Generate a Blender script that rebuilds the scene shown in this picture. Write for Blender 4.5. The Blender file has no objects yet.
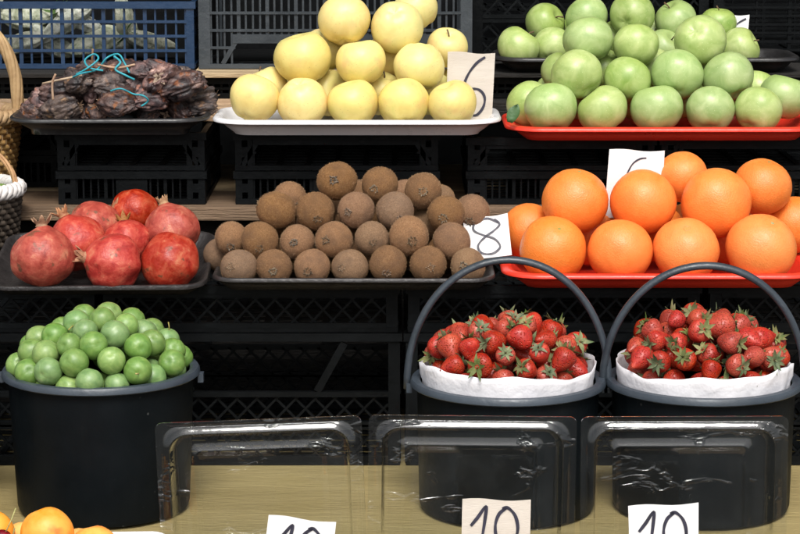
import bpy, bmesh, math, random
from mathutils import Vector, Matrix, Euler, noise
R = math.radians
rnd = random.Random(11)
sc = bpy.context.scene
col = sc.collection

# ------------------------------------------------------------------ camera
cam_d = bpy.data.cameras.new('camera'); cam = bpy.data.objects.new('camera', cam_d); col.objects.link(cam)
cam.location = (0, -2.95, 1.54)
cam.rotation_euler = (Vector((0, 0, 1.0)) - cam.location).to_track_quat('-Z', 'Y').to_euler()
cam_d.sensor_width = 36; cam_d.lens = 36 * 3.0 / 1.04
cam_d.clip_start = 0.05; cam_d.clip_end = 500
sc.camera = cam

# ------------------------------------------------------------------ sky, sun, exposure
SUN_EL, SUN_AZ = 52, 3        # degrees; azimuth measured from the camera's back, to its left
w = bpy.data.worlds.new('World'); sc.world = w; w.use_nodes = True
nt = w.node_tree; nt.nodes.clear()
sky = nt.nodes.new('ShaderNodeTexSky'); sky.sky_type = 'NISHITA'; sky.sun_disc = False
sky.sun_elevation = R(SUN_EL); sky.sun_rotation = R(180 - SUN_AZ)
sky.air_density = 1.0; sky.dust_density = 4.0; sky.ozone_density = 1.0
hs = nt.nodes.new('ShaderNodeHueSaturation'); hs.inputs['Saturation'].default_value = 0.25
bg = nt.nodes.new('ShaderNodeBackground'); bg.inputs['Strength'].default_value = 0.11
wo = nt.nodes.new('ShaderNodeOutputWorld')
nt.links.new(sky.outputs[0], hs.inputs['Color']); nt.links.new(hs.outputs[0], bg.inputs[0]); nt.links.new(bg.outputs[0], wo.inputs[0])
sun_d = bpy.data.lights.new('sun', 'SUN'); sun_d.energy = 1.5; sun_d.angle = R(22); sun_d.color = (1.0, 0.965, 0.91)
sun = bpy.data.objects.new('sun', sun_d); col.objects.link(sun)
sdir = Vector((math.sin(R(SUN_AZ)) * math.cos(R(SUN_EL)), -math.cos(R(SUN_AZ)) * math.cos(R(SUN_EL)), math.sin(R(SUN_EL))))
sun.rotation_euler = sdir.to_track_quat('Z', 'Y').to_euler(); sun.location = (-1, -2, 5)
vs = sc.view_settings
vs.view_transform = 'Standard'; vs.look = 'None'; vs.gamma = 1.0; vs.use_curve_mapping = False
vs.exposure = 0.85
sc.cycles.use_denoising = True
sc.cycles.max_bounces = 7; sc.cycles.transparent_max_bounces = 24

# ------------------------------------------------------------------ materials
class NT:
    def __init__(s, name):
        s.m = bpy.data.materials.new(name); s.m.use_nodes = True; s.t = s.m.node_tree; s.t.nodes.clear()
        s.out = s.n('OutputMaterial'); s.p = s.n('BsdfPrincipled'); s.l(s.p.outputs[0], s.out.inputs[0])
        s.tc = s.n('TexCoord'); s.oi = s.n('ObjectInfo'); s.vec = s.tc.outputs['Object']
    def n(s, k, **kw):
        x = s.t.nodes.new('ShaderNode' + k)
        for a, b in kw.items(): setattr(x, a, b)
        return x
    def l(s, a, b): s.t.links.new(a, b)
    def shift(s):                     # every object samples another stretch of the pattern
        a = s.n('VectorMath', operation='SCALE'); cb = s.n('CombineXYZ')
        for i in range(3): s.l(s.oi.outputs['Random'], cb.inputs[i])
        s.l(cb.outputs[0], a.inputs[0]); a.inputs['Scale'].default_value = 37.0
        b = s.n('VectorMath', operation='ADD'); s.l(s.tc.outputs['Object'], b.inputs[0]); s.l(a.outputs[0], b.inputs[1]); s.vec = b.outputs[0]
    def noise(s, scale, detail=3, rough=.55, stretch=None, dist=0):
        x = s.n('TexNoise'); x.inputs['Scale'].default_value = scale; x.inputs['Detail'].default_value = detail
        x.inputs['Roughness'].default_value = rough; x.inputs['Distortion'].default_value = dist
        v = s.vec
        if stretch:
            mp = s.n('Mapping'); mp.inputs['Scale'].default_value = stretch; s.l(v, mp.inputs[0]); v = mp.outputs[0]
        s.l(v, x.inputs['Vector']); return x.outputs['Fac']
    def voro(s, scale, feat='F1'):
        x = s.n('TexVoronoi', feature=feat); x.inputs['Scale'].default_value = scale; s.l(s.vec, x.inputs['Vector']); return x.outputs['Distance']
    def ramp(s, f, stops):
        x = s.n('ValToRGB'); e = x.color_ramp.elements
        while len(e) < len(stops): e.new(.5)
        for q, (p, c) in zip(e, stops): q.position = p; q.color = c if len(c) == 4 else (*c, 1)
        s.l(f, x.inputs[0]); return x.outputs[0]
    def mix(s, f, a, b, mode='MIX'):
        x = s.n('Mix', data_type='RGBA', blend_type=mode)
        for sock, v in ((x.inputs[0], f), (x.inputs[6], a), (x.inputs[7], b)):
            if isinstance(v, (int, float)): sock.default_value = v
            elif isinstance(v, tuple): sock.default_value = (*v, 1) if len(v) == 3 else v
            else: s.l(v, sock)
        return x.outputs[2]
    def vary(s, c, hue=.01, sat=.08, val=.12):
        h = s.n('HueSaturation')
        for nm, amp, mid, off in (('Hue', hue, .5, 0.0), ('Saturation', sat, 1, .37), ('Value', val, 1, .71)):
            a = s.n('Math', operation='ADD'); s.l(s.oi.outputs['Random'], a.inputs[0]); a.inputs[1].default_value = off
            b = s.n('Math', operation='FRACT'); s.l(a.outputs[0], b.inputs[0])
            d = s.n('MapRange'); s.l(b.outputs[0], d.inputs[0]); d.inputs[3].default_value = mid - amp; d.inputs[4].default_value = mid + amp
            s.l(d.outputs[0], h.inputs[nm])
        s.l(c, h.inputs['Color']); return h.outputs[0]
    def bump(s, f, dist, strength=1.0, prev=None):
        b = s.n('Bump'); b.inputs['Strength'].default_value = strength; b.inputs['Distance'].default_value = dist
        s.l(f, b.inputs['Height'])
        if prev is not None: s.l(prev, b.inputs['Normal'])
        return b.outputs[0]
    def done(s, color=None, rough=.5, normal=None, **kw):
        if color is not None:
            if isinstance(color, tuple): s.p.inputs['Base Color'].default_value = (*color, 1)
            else: s.l(color, s.p.inputs['Base Color'])
        if isinstance(rough, (int, float)): s.p.inputs['Roughness'].default_value = rough
        else: s.l(rough, s.p.inputs['Roughness'])
        if normal is not None: s.l(normal, s.p.inputs['Normal'])
        for k, v in kw.items(): s.p.inputs[k.replace('_', ' ')].default_value = v
        return s.m
M = {}
def fruit_mat(name, stops, nscale, rough, dots=None, blush=None, bump=(30, .004), var=(.012, .08, .12), sss=.12, coat=0.0, pores=None, axis=None, spec=.5):
    t = NT(name); t.shift()
    f = t.noise(nscale, 4, .6, dist=.6)
    c = t.ramp(f, stops)
    if axis:                          # stem end of another tint than the waist
        sx = t.n('SeparateXYZ'); t.l(t.tc.outputs['Object'], sx.inputs[0])
        mr = t.n('MapRange'); t.l(sx.outputs[2], mr.inputs[0]); mr.inputs[1].default_value = .35; mr.inputs[2].default_value = 1.0
        c = t.mix(mr.outputs[0], c, axis)
    if blush:
        bl = t.ramp(t.noise(blush[1], 3, .5), ((blush[2], (0, 0, 0)), (min(.99, blush[2] + blush[3]), (1, 1, 1))))
        c = t.mix(bl, c, blush[0])
    if dots:
        d = t.ramp(t.voro(dots[1]), ((dots[2], (1, 1, 1)), (dots[2] + .06, (0, 0, 0))))
        k = t.n('Math', operation='MULTIPLY'); t.l(d, k.inputs[0]); k.inputs[1].default_value = dots[3]
        c = t.mix(k.outputs[0], c, dots[0])
    c = t.vary(c, *var)
    nrm = t.bump(t.noise(bump[0], 3, .6), bump[1] * .04)
    if pores: nrm = t.bump(t.voro(pores[0], 'SMOOTH_F1'), pores[1] * .04, 1, nrm)
    rr = t.ramp(t.noise(6, 3), ((.3, (rough - .08,) * 3), (.7, (rough + .1,) * 3)))
    M[name] = t.done(c, rr, nrm, Subsurface_Weight=sss, Subsurface_Radius=(.3, .2, .1), Subsurface_Scale=.15, Coat_Weight=coat, Coat_Roughness=.25, Specular_IOR_Level=spec)
fruit_mat('golden_apple', ((.3, (.70, .545, .18)), (.52, (.76, .63, .235)), (.75, (.64, .575, .19))), 1.3, .42,
          dots=((.33, .22, .09), 8, .07, .7), blush=((.68, .44, .19), 1.1, .56, .25), sss=.10, axis=(.64, .575, .22), var=(.008, .08, .06))
fruit_mat('green_apple', ((.28, (.225, .335, .085)), (.5, (.335, .435, .150)), (.75, (.46, .54, .235))), 1.4, .36,
          dots=((.58, .66, .36), 10, .08, .7), sss=.08, coat=.05, axis=(.30, .40, .10), var=(.010, .10, .12))
fruit_mat('orange', ((.3, (.76, .195, .032)), (.55, (.82, .235, .046)), (.8, (.84, .25, .055))), 1.6, .42,
          pores=(30, .010), bump=(40, .006), sss=.12, coat=.03, var=(.003, .02, .05))
fruit_mat('kiwi', ((.32, (.165, .082, .036)), (.5, (.235, .125, .058)), (.70, (.32, .185, .094))), 13, .85,
          dots=((.07, .038, .02), 26, .14, .4), blush=((.15, .080, .040), 1.2, .45, .3), bump=(42, .035), sss=0, var=(.004, .14, .16))
fruit_mat('kiwi_fuzz', ((.3, (.33, .19, .09)), (.7, (.50, .31, .17))), 5, .9, sss=0, var=(.006, .1, .15))
fruit_mat('pomegranate', ((.27, (.21, .016, .010)), (.45, (.34, .036, .022)), (.60, (.43, .075, .044)), (.78, (.52, .21, .11))), 2.5, .40,
          dots=((.36, .17, .09), 10, .06, .5), blush=((.17, .055, .03), 2.2, .63, .06), bump=(7, .022), sss=.03, coat=0, var=(.004, .06, .14), spec=.3)
fruit_mat('plum', ((.28, (.100, .195, .048)), (.5, (.155, .265, .072)), (.76, (.24, .345, .115))), 1.6, .38,
          dots=((.40, .50, .22), 7, .06, .45), sss=.1, coat=.1, var=(.016, .12, .14))
fruit_mat('apricot', ((.3, (.82, .30, .04)), (.6, (.90, .42, .09))), 1.4, .5, blush=((.75, .17, .05), 1.3, .58, .2), sss=.12)
fruit_mat('cherry', ((.3, (.10, .004, .010)), (.7, (.22, .010, .018))), 1.5, .22, sss=.05, coat=.4)
fruit_mat('dried', ((.30, (.012, .009, .010)), (.46, (.040, .026, .026)), (.60, (.13, .080, .068)), (.74, (.40, .27, .21))), 1.2, .46,
          blush=((.24, .10, .045), 1.7, .60, .08), bump=(9, .03), sss=0, var=(.02, .25, .35))
fruit_mat('pale_vegetable', ((.3, (.16, .18, .11)), (.5, (.42, .44, .35)), (.75, (.66, .65, .56))), 2.0, .6, bump=(6, .05), sss=.05, var=(.02, .3, .3))

def strawberry_mat():
    t = NT('strawberry'); t.shift()
    c = t.ramp(t.noise(1.5, 3), ((.3, (.26, .014, .008)), (.55, (.38, .034, .017)), (.8, (.46, .075, .035))))
    v = t.voro(7.5)
    seed = t.ramp(v, ((.09, (1, 1, 1)), (.15, (0, 0, 0))))
    c = t.mix(seed, c, (.50, .20, .05))
    sx = t.n('SeparateXYZ'); t.l(t.tc.outputs['Object'], sx.inputs[0])
    mr = t.n('MapRange'); t.l(sx.outputs[2], mr.inputs[0]); mr.inputs[1].default_value = .5; mr.inputs[2].default_value = 1.05; mr.inputs[4].default_value = .12
    c = t.mix(mr.outputs[0], c, (.72, .40, .26))
    c = t.vary(c, .004, .05, .16)
    pit = t.ramp(v, ((.0, (0, 0, 0)), (.42, (1, 1, 1))))
    M['strawberry'] = t.done(c, .42, t.bump(pit, .0016), Subsurface_Weight=.08, Subsurface_Radius=(.3, .08, .05), Subsurface_Scale=.15, Coat_Weight=.06, Specular_IOR_Level=.35)
strawberry_mat()
def simple(name, c1, c2, scale, rough, bump=None, stretch=None, detail=4, var=None, shift=True, **kw):
    t = NT(name)
    if shift: t.shift()
    f = t.noise(scale, detail, .6, stretch)
    c = t.ramp(f, ((.3, c1), (.7, c2)))
    if var: c = t.vary(c, *var)
    nrm = None
    if bump: nrm = t.bump(t.noise(bump[0], 4, .6, stretch), bump[1])
    rr = t.ramp(t.noise(scale * 2.3, 4, .65), ((.3, (max(.05, rough - .1),) * 3), (.7, (min(1, rough + .12),) * 3)))
    M[name] = t.done(c, rr, nrm, **kw)
simple('black_plastic', (.0026, .0032, .0036), (.0055, .0065, .0072), 14, .46, (60, .0012), var=(.0, .0, .25), Specular_IOR_Level=.10)
simple('grey_crate', (.024, .030, .036), (.042, .050, .057), 16, .42, (60, .0012), var=(0, .1, .15))
simple('blue_plastic', (.007, .026, .066), (.012, .038, .092), 12, .42, (60, .001))
def bucket_mat():
    t = NT('bucket_plastic'); t.shift()
    c = t.ramp(t.noise(9, 5, .65), ((.3, (.0022, .0036, .0046)), (.7, (.0048, .0068, .0084))))
    sp = t.ramp(t.voro(46), ((.05, (1, 1, 1)), (.09, (0, 0, 0)))); sc_ = t.ramp(t.noise(11, 3), ((.52, (0, 0, 0)), (.66, (.6, .6, .6))))
    k = t.n('Math', operation='MULTIPLY'); t.l(sp, k.inputs[0]); t.l(sc_, k.inputs[1])
    c = t.mix(k.outputs[0], c, (.085, .09, .085))                                   # dried splashes
    st = t.ramp(t.noise(5, 5, .7, (6, 6, .6)), ((.55, (0, 0, 0)), (.8, (.35, .35, .35)))); c = t.mix(st, c, (.012, .014, .014))   # dusty runs
    rr = t.ramp(t.noise(7, 5, .7), ((.3, (.34,) * 3), (.7, (.62,) * 3)))
    M['bucket_plastic'] = t.done(c, rr, t.bump(t.noise(30, 3), .0012), Specular_IOR_Level=.10)
bucket_mat()
simple('bucket_rim', (.024, .033, .044), (.045, .058, .074), 12, .40, (60, .001))
simple('handle_plastic', (.020, .027, .034), (.036, .046, .058), 20, .36, (60, .001))
simple('foam_black', (.016, .014, .014), (.032, .028, .027), 60, .38, (160, .0012))
simple('plastic_black_tray', (.012, .012, .013), (.024, .023, .023), 20, .35, (70, .001))
simple('white_plastic', (.66, .655, .675), (.72, .715, .73), 10, .32, (60, .0006))
simple('red_plastic', (.66, .033, .016), (.76, .045, .022), 10, .34, (60, .0006))
simple('paper', (.64, .63, .66), (.71, .70, .72), 30, .8, (24, .004))
simple('card', (.52, .465, .40), (.62, .565, .50), 3, .8, (120, .0006), stretch=(1, 1, 14))
simple('white_card', (.66, .655, .65), (.72, .715, .71), 8, .75, (90, .0006))
simple('ink', (.012, .012, .022), (.028, .026, .05), 90, .5)
simple('wood', (.33, .215, .115), (.55, .40, .24), 4, .7, (40, .003), stretch=(1, 11, 11), var=(.01, .1, .15))
simple('dark_wood', (.13, .085, .05), (.26, .175, .105), 4, .75, (40, .003), stretch=(1, 11, 11), var=(.01, .1, .15))
simple('dark_timber', (.006, .005, .004), (.012, .010, .008), 4, .8, (40, .003), stretch=(1, 11, 11))  # near-black timber for the bearers and end planks
simple('plywood', (.235, .18, .072), (.325, .255, .112), 3, .6, (30, .0025), stretch=(1, 5, 5))
simple('wicker', (.27, .145, .055), (.52, .33, .15), 30, .6, (80, .001), var=(.01, .1, .2))
simple('dark_wicker', (.028, .020, .014), (.075, .055, .038), 30, .7, (80, .001))
simple('whitewash', (.55, .51, .48), (.76, .73, .70), 40, .7, (80, .001))
simple('string', (.012, .20, .26), (.035, .34, .40), 60, .5)
simple('twig', (.20, .12, .07), (.42, .30, .20), 60, .8, var=(.01, .2, .3))
simple('leaf', (.035, .095, .018), (.08, .17, .035), 10, .5, (30, .002), var=(.02, .2, .3))
simple('calyx_leaf', (.035, .085, .018), (.22, .20, .085), 1.5, .7, (8, .0003), var=(.035, .25, .3))
simple('pom_crown', (.17, .060, .025), (.42, .22, .10), 2, .7, (9, .0008), var=(.01, .2, .2))
simple('kiwi_end', (.030, .018, .012), (.24, .17, .105), 9, .9, (30, .0006), var=(.01, .2, .3))
simple('stem_green', (.22, .20, .06), (.40, .34, .13), 4, .8, var=(.02, .2, .2))
simple('stem_brown', (.06, .035, .018), (.14, .085, .04), 4, .8)
simple('metal', (.45, .45, .46), (.6, .6, .6), 30, .35, Metallic=1.0)
simple('backdrop', (.004, .0045, .005), (.007, .0075, .008), 3, .9, (6, .02), Specular_IOR_Level=.08)
simple('awning_fabric', (.10, .10, .11), (.14, .14, .15), 3, .8, (12, .004))
simple('asphalt', (.030, .030, .031), (.052, .051, .049), 18, .85, (60, .01), shift=False)
def lid_mat():
    t = NT('clear_plastic'); t.shift(); t.t.nodes.remove(t.p)
    n1 = t.noise(26, 3, .5, dist=1.2); n2 = t.noise(300, 2, .5)
    wr = t.ramp(t.noise(15, 3, .5, (1, 1.9, 1), .7), ((.585, (0, 0, 0)), (.64, (1, 1, 1)), (.70, (0, 0, 0))))
    b = t.bump(n1, .00035); b = t.bump(wr, .0009, 1, b)
    gl = t.n('BsdfGlossy'); gl.inputs['Roughness'].default_value = .05; t.l(b, gl.inputs['Normal'])
    tr = t.n('BsdfTransparent'); tr.inputs[0].default_value = (.965, .975, .97, 1)
    df = t.n('BsdfDiffuse'); df.inputs[0].default_value = (.55, .58, .58, 1); t.l(b, df.inputs['Normal'])
    lw = t.n('LayerWeight'); lw.inputs['Blend'].default_value = .5; t.l(b, lw.inputs['Normal'])
    pw = t.n('Math', operation='POWER'); t.l(lw.outputs['Facing'], pw.inputs[0]); pw.inputs[1].default_value = 4.5
    fr = t.n('MapRange'); t.l(pw.outputs[0], fr.inputs[0]); fr.inputs[3].default_value = .034; fr.inputs[4].default_value = .95
    m1 = t.n('MixShader'); sm = t.ramp(t.noise(9, 5, .7), ((.45, (.001,) * 3), (.75, (.010,) * 3))); t.l(sm, m1.inputs[0]); t.l(tr.outputs[0], m1.inputs[1]); t.l(df.outputs[0], m1.inputs[2])
    m2 = t.n('MixShader'); t.l(fr.outputs[0], m2.inputs[0]); t.l(m1.outputs[0], m2.inputs[1]); t.l(gl.outputs[0], m2.inputs[2])
    t.l(m2.outputs[0], t.out.inputs[0]); M['clear_plastic'] = t.m
lid_mat()

# ------------------------------------------------------------------ mesh helpers
class MB:
    def __init__(s): s.v = []; s.f = []
    def add(s, vs_, fs):
        o = len(s.v); s.v += [tuple(p) for p in vs_]; s.f += [tuple(i + o for i in f) for f in fs]; return s
    def box(s, x0, x1, y0, y1, z0, z1):
        return s.add([(x0, y0, z0), (x1, y0, z0), (x1, y1, z0), (x0, y1, z0), (x0, y0, z1), (x1, y0, z1), (x1, y1, z1), (x0, y1, z1)],
                     [(0, 3, 2, 1), (4, 5, 6, 7), (0, 1, 5, 4), (1, 2, 6, 5), (2, 3, 7, 6), (3, 0, 4, 7)])
    def bar(s, a, b, n, wdt, dep):      # bar from a to b; n = depth direction
        a, b, n = Vector(a), Vector(b), Vector(n).normalized(); d = (b - a).normalized(); t = n.cross(d) * wdt / 2; n = n * dep / 2
        vs_ = [p + q * t + r_ * n for p in (a, b) for q, r_ in ((-1, -1), (1, -1), (1, 1), (-1, 1))]
        return s.add(vs_, [(0, 1, 2, 3), (7, 6, 5, 4), (0, 4, 5, 1), (1, 5, 6, 2), (2, 6, 7, 3), (3, 7, 4, 0)])
    def loft(s, loops, closed=True, cap0=True, cap1=True, wrap=False):
        n = len(loops[0]); o = []
        for L in loops: o.append(len(s.v)); s.v += [tuple(p) for p in L]
        k = len(loops)
        for i in range(k if wrap else k - 1):
            a, b = o[i], o[(i + 1) % k]
            for j in range(n if closed else n - 1):
                q = (j + 1) % n; s.f.append((a + j, a + q, b + q, b + j))
        if not wrap and cap0: s.f.append(tuple(o[0] + j for j in reversed(range(n))))
        if not wrap and cap1: s.f.append(tuple(o[-1] + j for j in range(n)))
        return s
    def tube(s, pts, r, n=8, closed=False, flat=1.0):
        pts = [Vector(p) for p in pts]; k = len(pts); rr = r if isinstance(r, (list, tuple)) else [r] * k
        loops = []; ref = None
        for i in range(k):
            d = (pts[(i + 1) % k] - pts[i - 1]) if closed else (pts[min(i + 1, k - 1)] - pts[max(i - 1, 0)])
            d.normalize()
            if ref is None: ref = d.orthogonal().normalized()
            ref = (ref - d * ref.dot(d)).normalized(); bt = d.cross(ref)
            loops.append([pts[i] + (ref * math.cos(a) + bt * math.sin(a) * flat) * rr[i] for a in [2 * math.pi * j / n for j in range(n)]])
        return s.loft(loops, wrap=closed)
    def mesh(s, name, mat, smooth=False):
        me = bpy.data.meshes.new(name); me.from_pydata(s.v, [], s.f); me.update()
        bm = bmesh.new(); bm.from_mesh(me); bmesh.ops.recalc_face_normals(bm, faces=bm.faces); bm.to_mesh(me); bm.free()
        if mat: me.materials.append(M[mat])
        if smooth is True: me.polygons.foreach_set('use_smooth', [True] * len(me.polygons))
        elif smooth: me.polygons.foreach_set('use_smooth', [True] * len(me.polygons)); me.set_sharp_from_angle(angle=R(smooth))
        return me
    def build(s, name, mat, parent=None, smooth=False): return link(name, s.mesh(name, mat, smooth), parent)
def link(name, me, parent=None, loc=None, rot=None, scale=None):
    o = bpy.data.objects.new(name, me); col.objects.link(o); o.parent = parent
    if loc is not None: o.location = loc
    if rot is not None: o.rotation_euler = rot
    if scale is not None: o.scale = scale if hasattr(scale, '__len__') else (scale,) * 3
    return o
def tag(o, label, cat, group=None, kind=None):
    o['label'] = label; o['category'] = cat
    if group: o['group'] = group
    if kind: o['kind'] = kind
    return o
def empty(name, loc=(0, 0, 0), rot=None):
    o = link(name, None, None, loc, rot); o.empty_display_size = .05; return o
def bevel(o, wdt, seg=2):
    m = o.modifiers.new('bevel', 'BEVEL'); m.width = wdt; m.segments = seg; m.limit_method = 'ANGLE'; m.angle_limit = R(40); return o
def struct(o): o['kind'] = 'structure'; return o
ORD = ['nearest', 'second', 'third', 'fourth', 'fifth', 'sixth', 'seventh', 'eighth', 'ninth', 'tenth']
def catmull(pts, n=8, closed=False):
    P = [Vector(p) for p in pts]; k = len(P); out = []
    for i in range(k if closed else k - 1):
        a = P[(i - 1) % k] if closed or i > 0 else P[0]; b = P[i]; c = P[(i + 1) % k]; d = P[(i + 2) % k] if closed or i + 2 < k else P[-1]
        for j in range(n):
            t = j / n
            out.append(.5 * ((2 * b) + (c - a) * t + (2 * a - 5 * b + 4 * c - d) * t * t + (3 * b - a - 3 * c + d) * t ** 3))
    if not closed: out.append(P[-1])
    return out
LAY = {}
LAY['golden'] = [
  (-0.2123,0.3950,1.1761,0.0356,'front'), (-0.1425,0.3950,1.1731,0.0364,'front'), (-0.0684,0.3950,1.1688,0.0364,'front'), (0.0058,0.3950,1.1688,0.0364,'front'),
  (0.0771,0.3950,1.1688,0.0349,'front'), (-0.1987,0.4625,1.1821,0.0341,'second'), (-0.1072,0.4768,1.1761,0.0342,'second'), (-0.0312,0.4727,1.1766,0.0342,'second'),
  (0.0447,0.4812,1.1757,0.0343,'second'), (-0.1467,0.5303,1.1720,0.0348,'hid'), (-0.0681,0.5304,1.1719,0.0348,'hid'), (0.0061,0.5467,1.1702,0.0349,'hid'),
  (0.0787,0.5347,1.1745,0.0318,'hid'), (-0.1426,0.4425,1.2299,0.0412,'middle'), (-0.0572,0.4336,1.2248,0.0359,'middle'), (0.0279,0.4334,1.2219,0.0367,'middle'),
  (-0.1123,0.5073,1.2374,0.0329,'midback'), (-0.0180,0.5158,1.2247,0.0345,'midback'), (0.0704,0.5100,1.2402,0.0300,'midback'), (-0.0826,0.4643,1.2840,0.0376,'top'),
  (-0.0044,0.4684,1.2763,0.0384,'top'), (0.0240,0.5278,1.2957,0.0330,'topback'),
]
LAY['green'] = [
  (0.2197,0.3950,1.1629,0.0378,'front'), (0.2955,0.3950,1.1600,0.0364,'front'), (0.3740,0.3950,1.1615,0.0378,'front'), (0.4512,0.3950,1.1600,0.0349,'front'),
  (0.5211,0.3950,1.1600,0.0342,'front'), (0.1931,0.4650,1.1610,0.0342,'second'), (0.5677,0.4600,1.1720,0.0356,'second'), (0.2641,0.4821,1.1681,0.0328,'hid'),
  (0.3438,0.4888,1.1674,0.0329,'hid'), (0.4247,0.4904,1.1672,0.0329,'hid'), (0.5011,0.4918,1.1700,0.0314,'hid'), (0.3126,0.5592,1.1658,0.0335,'hid'),
  (0.3906,0.5607,1.1657,0.0336,'hid'), (0.4663,0.5681,1.1649,0.0336,'hid'), (0.5406,0.5359,1.1744,0.0303,'second'), (0.2340,0.5700,1.1647,0.0306,'hid'),
  (0.2596,0.4300,1.2076,0.0374,'middle'), (0.3335,0.4348,1.1997,0.0345,'middle'), (0.4072,0.4378,1.2068,0.0382,'middle'), (0.4823,0.4382,1.2038,0.0375,'middle'),
  (0.2444,0.5275,1.2010,0.0317,'midback'), (0.3036,0.5160,1.2096,0.0316,'hid'), (0.3790,0.5175,1.2095,0.0316,'hid'), (0.4552,0.5252,1.2088,0.0317,'hid'),
  (0.2788,0.4769,1.2549,0.0363,'top'), (0.3501,0.4766,1.2475,0.0334,'top'), (0.4450,0.4779,1.2548,0.0378,'top'),
]
LAY['greenback'] = [
  (0.1829,0.6300,1.2314,0.0326,'bfront'), (0.2388,0.6541,1.2292,0.0312,'bfront'), (0.2985,0.6400,1.2291,0.0311,'hid'), (0.3618,0.6206,1.2306,0.0309,'hid'),
  (0.4116,0.6503,1.2276,0.0296,'bfront'), (0.4695,0.6394,1.2291,0.0311,'hid'), (0.5295,0.6455,1.2291,0.0311,'bfront'), (0.2711,0.7348,1.2335,0.0319,'hid'),
  (0.3356,0.7086,1.2357,0.0317,'hid'), (0.4060,0.7291,1.2339,0.0318,'hid'), (0.4737,0.7233,1.2344,0.0318,'hid'), (0.2288,0.7018,1.2630,0.0316,'btop'),
  (0.2934,0.6824,1.2739,0.0330,'btop'), (0.3626,0.6690,1.2780,0.0344,'btop'), (0.4337,0.6866,1.2689,0.0322,'btop'), (0.4989,0.6802,1.2631,0.0282,'btop'),
]
LAY['orange'] = [
  (0.2063,0.1150,1.0036,0.0445,'front'), (0.2967,0.1150,1.0008,0.0438,'front'), (0.3857,0.1150,1.0015,0.0445,'front'), (0.4868,0.1150,1.0042,0.0472,'front'),
  (0.1791,0.2100,1.0124,0.0389,'second'), (0.5490,0.2316,1.0172,0.0405,'second'), (0.2651,0.2257,1.0041,0.0419,'hid'), (0.3558,0.2258,1.0083,0.0419,'second'),
  (0.4493,0.2255,1.0041,0.0405,'hid'), (0.2280,0.2948,0.9996,0.0399,'hid'), (0.3207,0.2954,0.9995,0.0399,'hid'), (0.4132,0.2935,0.9999,0.0399,'hid'),
  (0.5057,0.2932,0.9999,0.0399,'hid'), (0.2392,0.1694,1.0607,0.0451,'top'), (0.3317,0.1647,1.0601,0.0450,'top'), (0.4312,0.1629,1.0590,0.0478,'top'),
  (0.5007,0.2094,1.0742,0.0401,'topback'), (0.3922,0.2293,1.0853,0.0362,'topback'),
]
LAY['kiwi'] = [
  (-0.2160,0.0950,0.9820,0.0250,'front'), (-0.1692,0.0982,0.9820,0.0250,'front'), (-0.1180,0.0950,0.9826,0.0250,'front'), (-0.0671,0.0950,0.9826,0.0250,'front'),
  (-0.0161,0.0950,0.9867,0.0249,'front'), (0.0376,0.0950,0.9867,0.0249,'front'), (0.0912,0.0950,0.9840,0.0249,'front'), (-0.2449,0.1756,0.9846,0.0248,'hid'),
  (-0.1961,0.1660,0.9905,0.0247,'hid'), (-0.1453,0.1659,0.9905,0.0247,'hid'), (-0.0946,0.1657,0.9906,0.0247,'hid'), (-0.0424,0.1604,0.9915,0.0246,'hid'),
  (0.0109,0.1600,0.9944,0.0246,'hid'), (0.0644,0.1637,0.9937,0.0247,'hid'), (-0.2228,0.2159,0.9902,0.0251,'hid'), (-0.1710,0.2105,0.9911,0.0250,'hid'),
  (-0.1197,0.2146,0.9904,0.0251,'hid'), (-0.0695,0.2122,0.9909,0.0250,'hid'), (-0.0167,0.2162,0.9902,0.0251,'hid'), (0.0376,0.2161,0.9902,0.0251,'hid'),
  (0.0874,0.2052,0.9921,0.0250,'hid'), (-0.2003,0.2587,0.9914,0.0254,'hid'), (-0.1473,0.2727,0.9890,0.0255,'hid'), (-0.0944,0.2554,0.9919,0.0254,'hid'),
  (-0.0423,0.2568,0.9917,0.0254,'hid'), (0.0113,0.2562,0.9918,0.0254,'hid'), (0.0648,0.2554,0.9919,0.0254,'hid'), (-0.2299,0.1453,1.0135,0.0231,'second'),
  (-0.1891,0.1223,1.0147,0.0257,'second'), (-0.1393,0.1250,1.0115,0.0237,'second'), (-0.0891,0.1227,1.0146,0.0263,'second'), (-0.0378,0.1219,1.0175,0.0236,'second'),
  (0.0121,0.1166,1.0211,0.0270,'second'), (0.0702,0.1196,1.0138,0.0250,'second'), (-0.1678,0.1832,1.0294,0.0241,'hid'), (-0.1171,0.1879,1.0286,0.0241,'hid'),
  (-0.0661,0.1850,1.0291,0.0241,'hid'), (-0.0138,0.1896,1.0283,0.0241,'hid'), (0.0414,0.1902,1.0282,0.0241,'hid'), (-0.1445,0.2470,1.0289,0.0245,'hid'),
  (-0.0906,0.2257,1.0323,0.0244,'hid'), (-0.0390,0.2264,1.0322,0.0244,'hid'), (0.0139,0.2257,1.0323,0.0244,'hid'), (-0.1682,0.1439,1.0523,0.0258,'third'),
  (-0.1154,0.1457,1.0506,0.0265,'third'), (-0.0597,0.1444,1.0522,0.0251,'third'), (-0.0068,0.1495,1.0500,0.0258,'third'), (0.0626,0.1505,1.0457,0.0252,'third'),
  (-0.1524,0.2131,1.0582,0.0236,'back'), (0.0993,0.1950,1.0414,0.0248,'back'), (-0.0860,0.1700,1.0882,0.0273,'top'), (-0.0274,0.1831,1.0808,0.0261,'top'),
  (0.0315,0.1762,1.0735,0.0267,'top'), (0.0070,0.2605,1.0567,0.0211,'back'), (0.0556,0.2239,1.0537,0.0223,'back'), (-0.0534,0.2587,1.0569,0.0211,'back'),
]
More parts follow.
